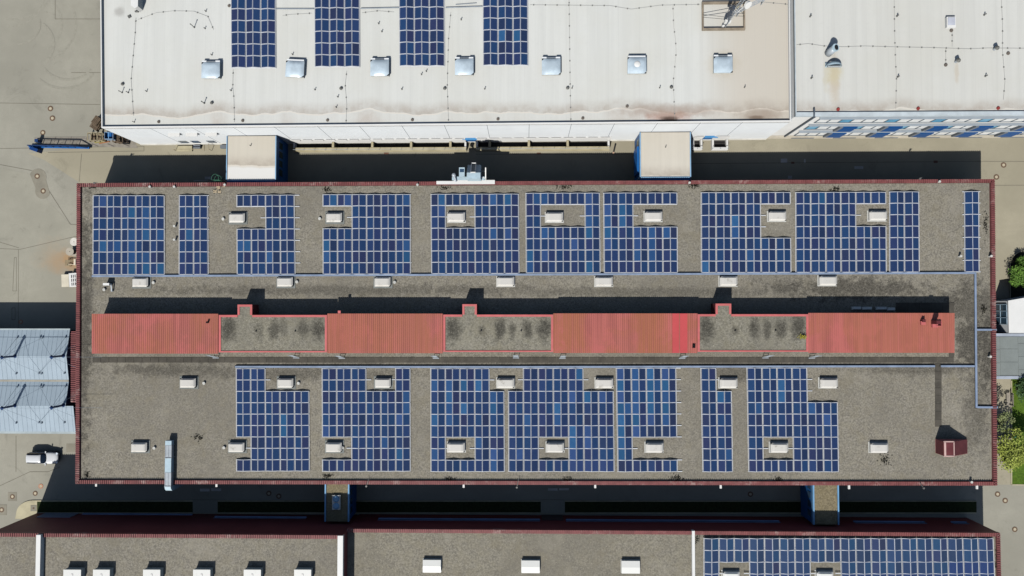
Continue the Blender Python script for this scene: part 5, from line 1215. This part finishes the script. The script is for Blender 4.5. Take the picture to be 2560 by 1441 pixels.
p = at(272, 339, 1.0); t = thing('blue_bin', 'open blue steel bin split by a bright bar', 'bin', (p.x, p.y, 0)); k = MB(); x0, x1, y0, y1 = p.x - .7, p.x + .7, p.y - .55, p.y + .55
for q in ((x0, y0, x1, y0 + .06), (x0, y1 - .06, x1, y1), (x0, y0 + .06, x0 + .06, y1 - .06), (x1 - .06, y0 + .06, x1, y1 - .06)): k.box(q[0], q[1], .1, q[2], q[3], 1.0)
k.build('side', M('bin_rim', (120, 150, 180), .5), t); MB().box(x0 + .06, y0 + .06, .12, x1 - .06, y1 - .06, .55).build('load', m_blue, t); MB().box(p.x - .05, y0, 1.0, p.x + .03, y1, 1.05).build('bar', M('bright_bar', (140, 190, 230), .4), t)
for i, (px, py, rz, lab) in enumerate(((241, 303, .9, 'tall dark stack of wooden pallets leaning at the white hall corner'), (232, 314, 2.5, 'lower brown stack of wooden pallets skewed left of the tall stack'))):
    p = at(px, py, 1.0); t = thing('pallet_stack', lab, 'pallets', (p.x, p.y, 0))
    for j in range(9 if i == 0 else 5): k = MB(); pallet(k, p.x + .06 * (j % 3), p.y + .05 * (j % 2), j * .15, 1.25, 1.0, rz + .06 * R.uniform(-1, 1), 7); k.build('pallet', m_oldwood if j % 2 else m_rust, t)
p = at(252, 355, .2); t = thing('timber_beams', 'yellow green and orange timber beams lying below the stillages', 'beams', (p.x, p.y, 0)); MB().bar((p.x - 1, p.y - .05, .12), (p.x + .6, p.y + .08, .12), .25, .2).build('beam', M('mossy_beam', (158, 148, 92), .9), t); MB().bar((p.x - .3, p.y - .25, .1), (p.x + 1.3, p.y + .05, .1), .1).build('beam', M('orange_beam', (178, 118, 80), .9), t)
# concrete step with rail and small boxes west of the left annex
k = MB(); p, q = at(442, 362, 0), at(530, 379, 0); t = thing('entrance_step', 'beige concrete step with thin handrail below the hooded windows', 'step', ((p.x + q.x) / 2, q.y, 0)); yw = wy(p.x) - .14
MB().box(p.x, q.y, 0, q.x - 3, yw, .25).build('step', m_kerb, t); k = MB()
for x in (p.x, q.x): k.bar((x, q.y + .1, .1), (x, q.y + .1, 1.1), .06)
k.bar((p.x, q.y + .1, 1.1), (q.x, q.y + .1, 1.1), .07); k.bar((q.x, q.y + .1, 1.1), (q.x, q.y + 1, 1.1), .05); k.bar((q.x - 1.2, q.y + .1, .05), (q.x - 1.2, q.y + 1, .05), .05); k.build('handrail', m_palew, t)
for px, lab in ((492, 'flat grey cabinet on the pavement under the hooded windows'), (559, 'grey cabinet half hidden by the blue edge of the left annex')):
    p = at(px, 367, .5); t = thing('ground_cabinet', lab, 'cabinet', (p.x, p.y, 0)); MB().box(p.x - .5, p.y - .25, 0, p.x + .5, p.y + .25, .5).build('case', M('cabinet_grey', (112, 124, 126), .5) if 'cabinet_grey' not in bpy.data.materials else bpy.data.materials['cabinet_grey'], t); MB().box(p.x - .53, p.y - .28, .5, p.x + .53, p.y + .28, .54).build('lid', m_seam, t)
p = at(1536, 372, .3); t = thing('bollard', 'small dark lying post with pale end between light well and right annex', 'post', (p.x, p.y, 0)); MB().tube((p.x - .1, p.y - .5, .15), (p.x + .15, p.y + .6, .25), .12, .12, 10).build('post', m_dark, t); MB().tube((p.x - .16, p.y - .72, .14), (p.x - .1, p.y - .5, .15), .13, .13, 10).build('end_cap', M('pale_cap', (206, 170, 146), .7), t)

# cable drums, pallet trestle and white panels by the west wall
def reel(px, py, rgb, lab):
    p = at(px, py, 1.1); t = thing('cable_drum', lab, 'cable drum', (p.x, p.y, 0)); m = M('drum_wood', rgb, .85, 0, .08, 2)
    k = MB().cyl(p.x, p.y, 1.0, 1.08, .62, .62, 26); k.build('flange', m, t); MB().cyl(p.x, p.y, .0, .08, .62, .62, 26).build('flange', m, t); MB().cyl(p.x, p.y, .08, 1.0, .35, .35, 18).build('drum', m_dark, t); MB().cyl(p.x, p.y, 1.08, 1.1, .06, .06, 10).build('hub', m_dark, t)
reel(184.5, 605, (222, 218, 208), 'white cable drum lying flat by the west edge of the factory')
reel(174, 629.5, (184, 176, 160), 'weathered beige cable drum lying flat below the white one')
p = at(176, 656, .6); t = thing('wooden_trestle', 'pale wooden trestle with ladder rungs standing in the rust stain', 'trestle', (p.x, p.y, 0)); k = MB()
for i in range(5): k.bar((p.x - .9 + .16 * i, p.y - .5, .5), (p.x - .85 + .16 * i, p.y + .35, .55), .06)
k.bar((p.x - .95, p.y - .5, .5), (p.x - .1, p.y - .6, .5), .08); k.bar((p.x - .6, p.y + .2, .55), (p.x + .8, p.y + .2, .55), .08); k.build('rung', m_palew, t)
k = MB(); k.bar((p.x - .3, p.y - .35, .6), (p.x + .75, p.y - .35, .6), .06); k.box(p.x + .62, p.y - .45, 0, p.x + .9, p.y + .45, .75); k.build('side_board', M('cream_board', (222, 212, 190), .8), t)
for x, y in ((-.9, -.5), (-.2, -.55), (-.6, .2), (.5, .2)): MB().bar((p.x + x, p.y + y, 0), (p.x + x, p.y + y, .5), .07).build('leg', m_palew, t)
p = at(162, 702, .7); t = thing('panel_stack', 'plain cream stack of boards at the west wall, left of the slotted stack', 'board stack', (p.x, p.y, 0)); MB().obox((p.x, p.y, .38), (1.15, 1.9, .5), .05).build('board', M('cream_panel', (224, 216, 194), .7), t); MB().obox((p.x, p.y + .7, .06), (1.1, .1, .12), .05).obox((p.x, p.y - .7, .06), (1.1, .1, .12), .05).build('bearer', m_oldwood, t)
p = at(182, 700, 1.0); t = thing('panel_stack', 'white slotted stack of panels against the west wall', 'panel stack', (p.x, p.y, 0)); MB().obox((p.x, p.y, .45), (1.35, 2.1, .85), .08).build('panel', m_whitetrim, t); k = MB()
Mr = Matrix.Rotation(.08, 3, 'Z')
for i in range(3):
    for j in range(3): o = Mr @ Vector((-.25 + i * .28, -.65 + j * .6, 0)); k.obox((p.x + o.x, p.y + o.y, .885), (.12, .45, .02), .08)
k.build('slot', m_dark, t)
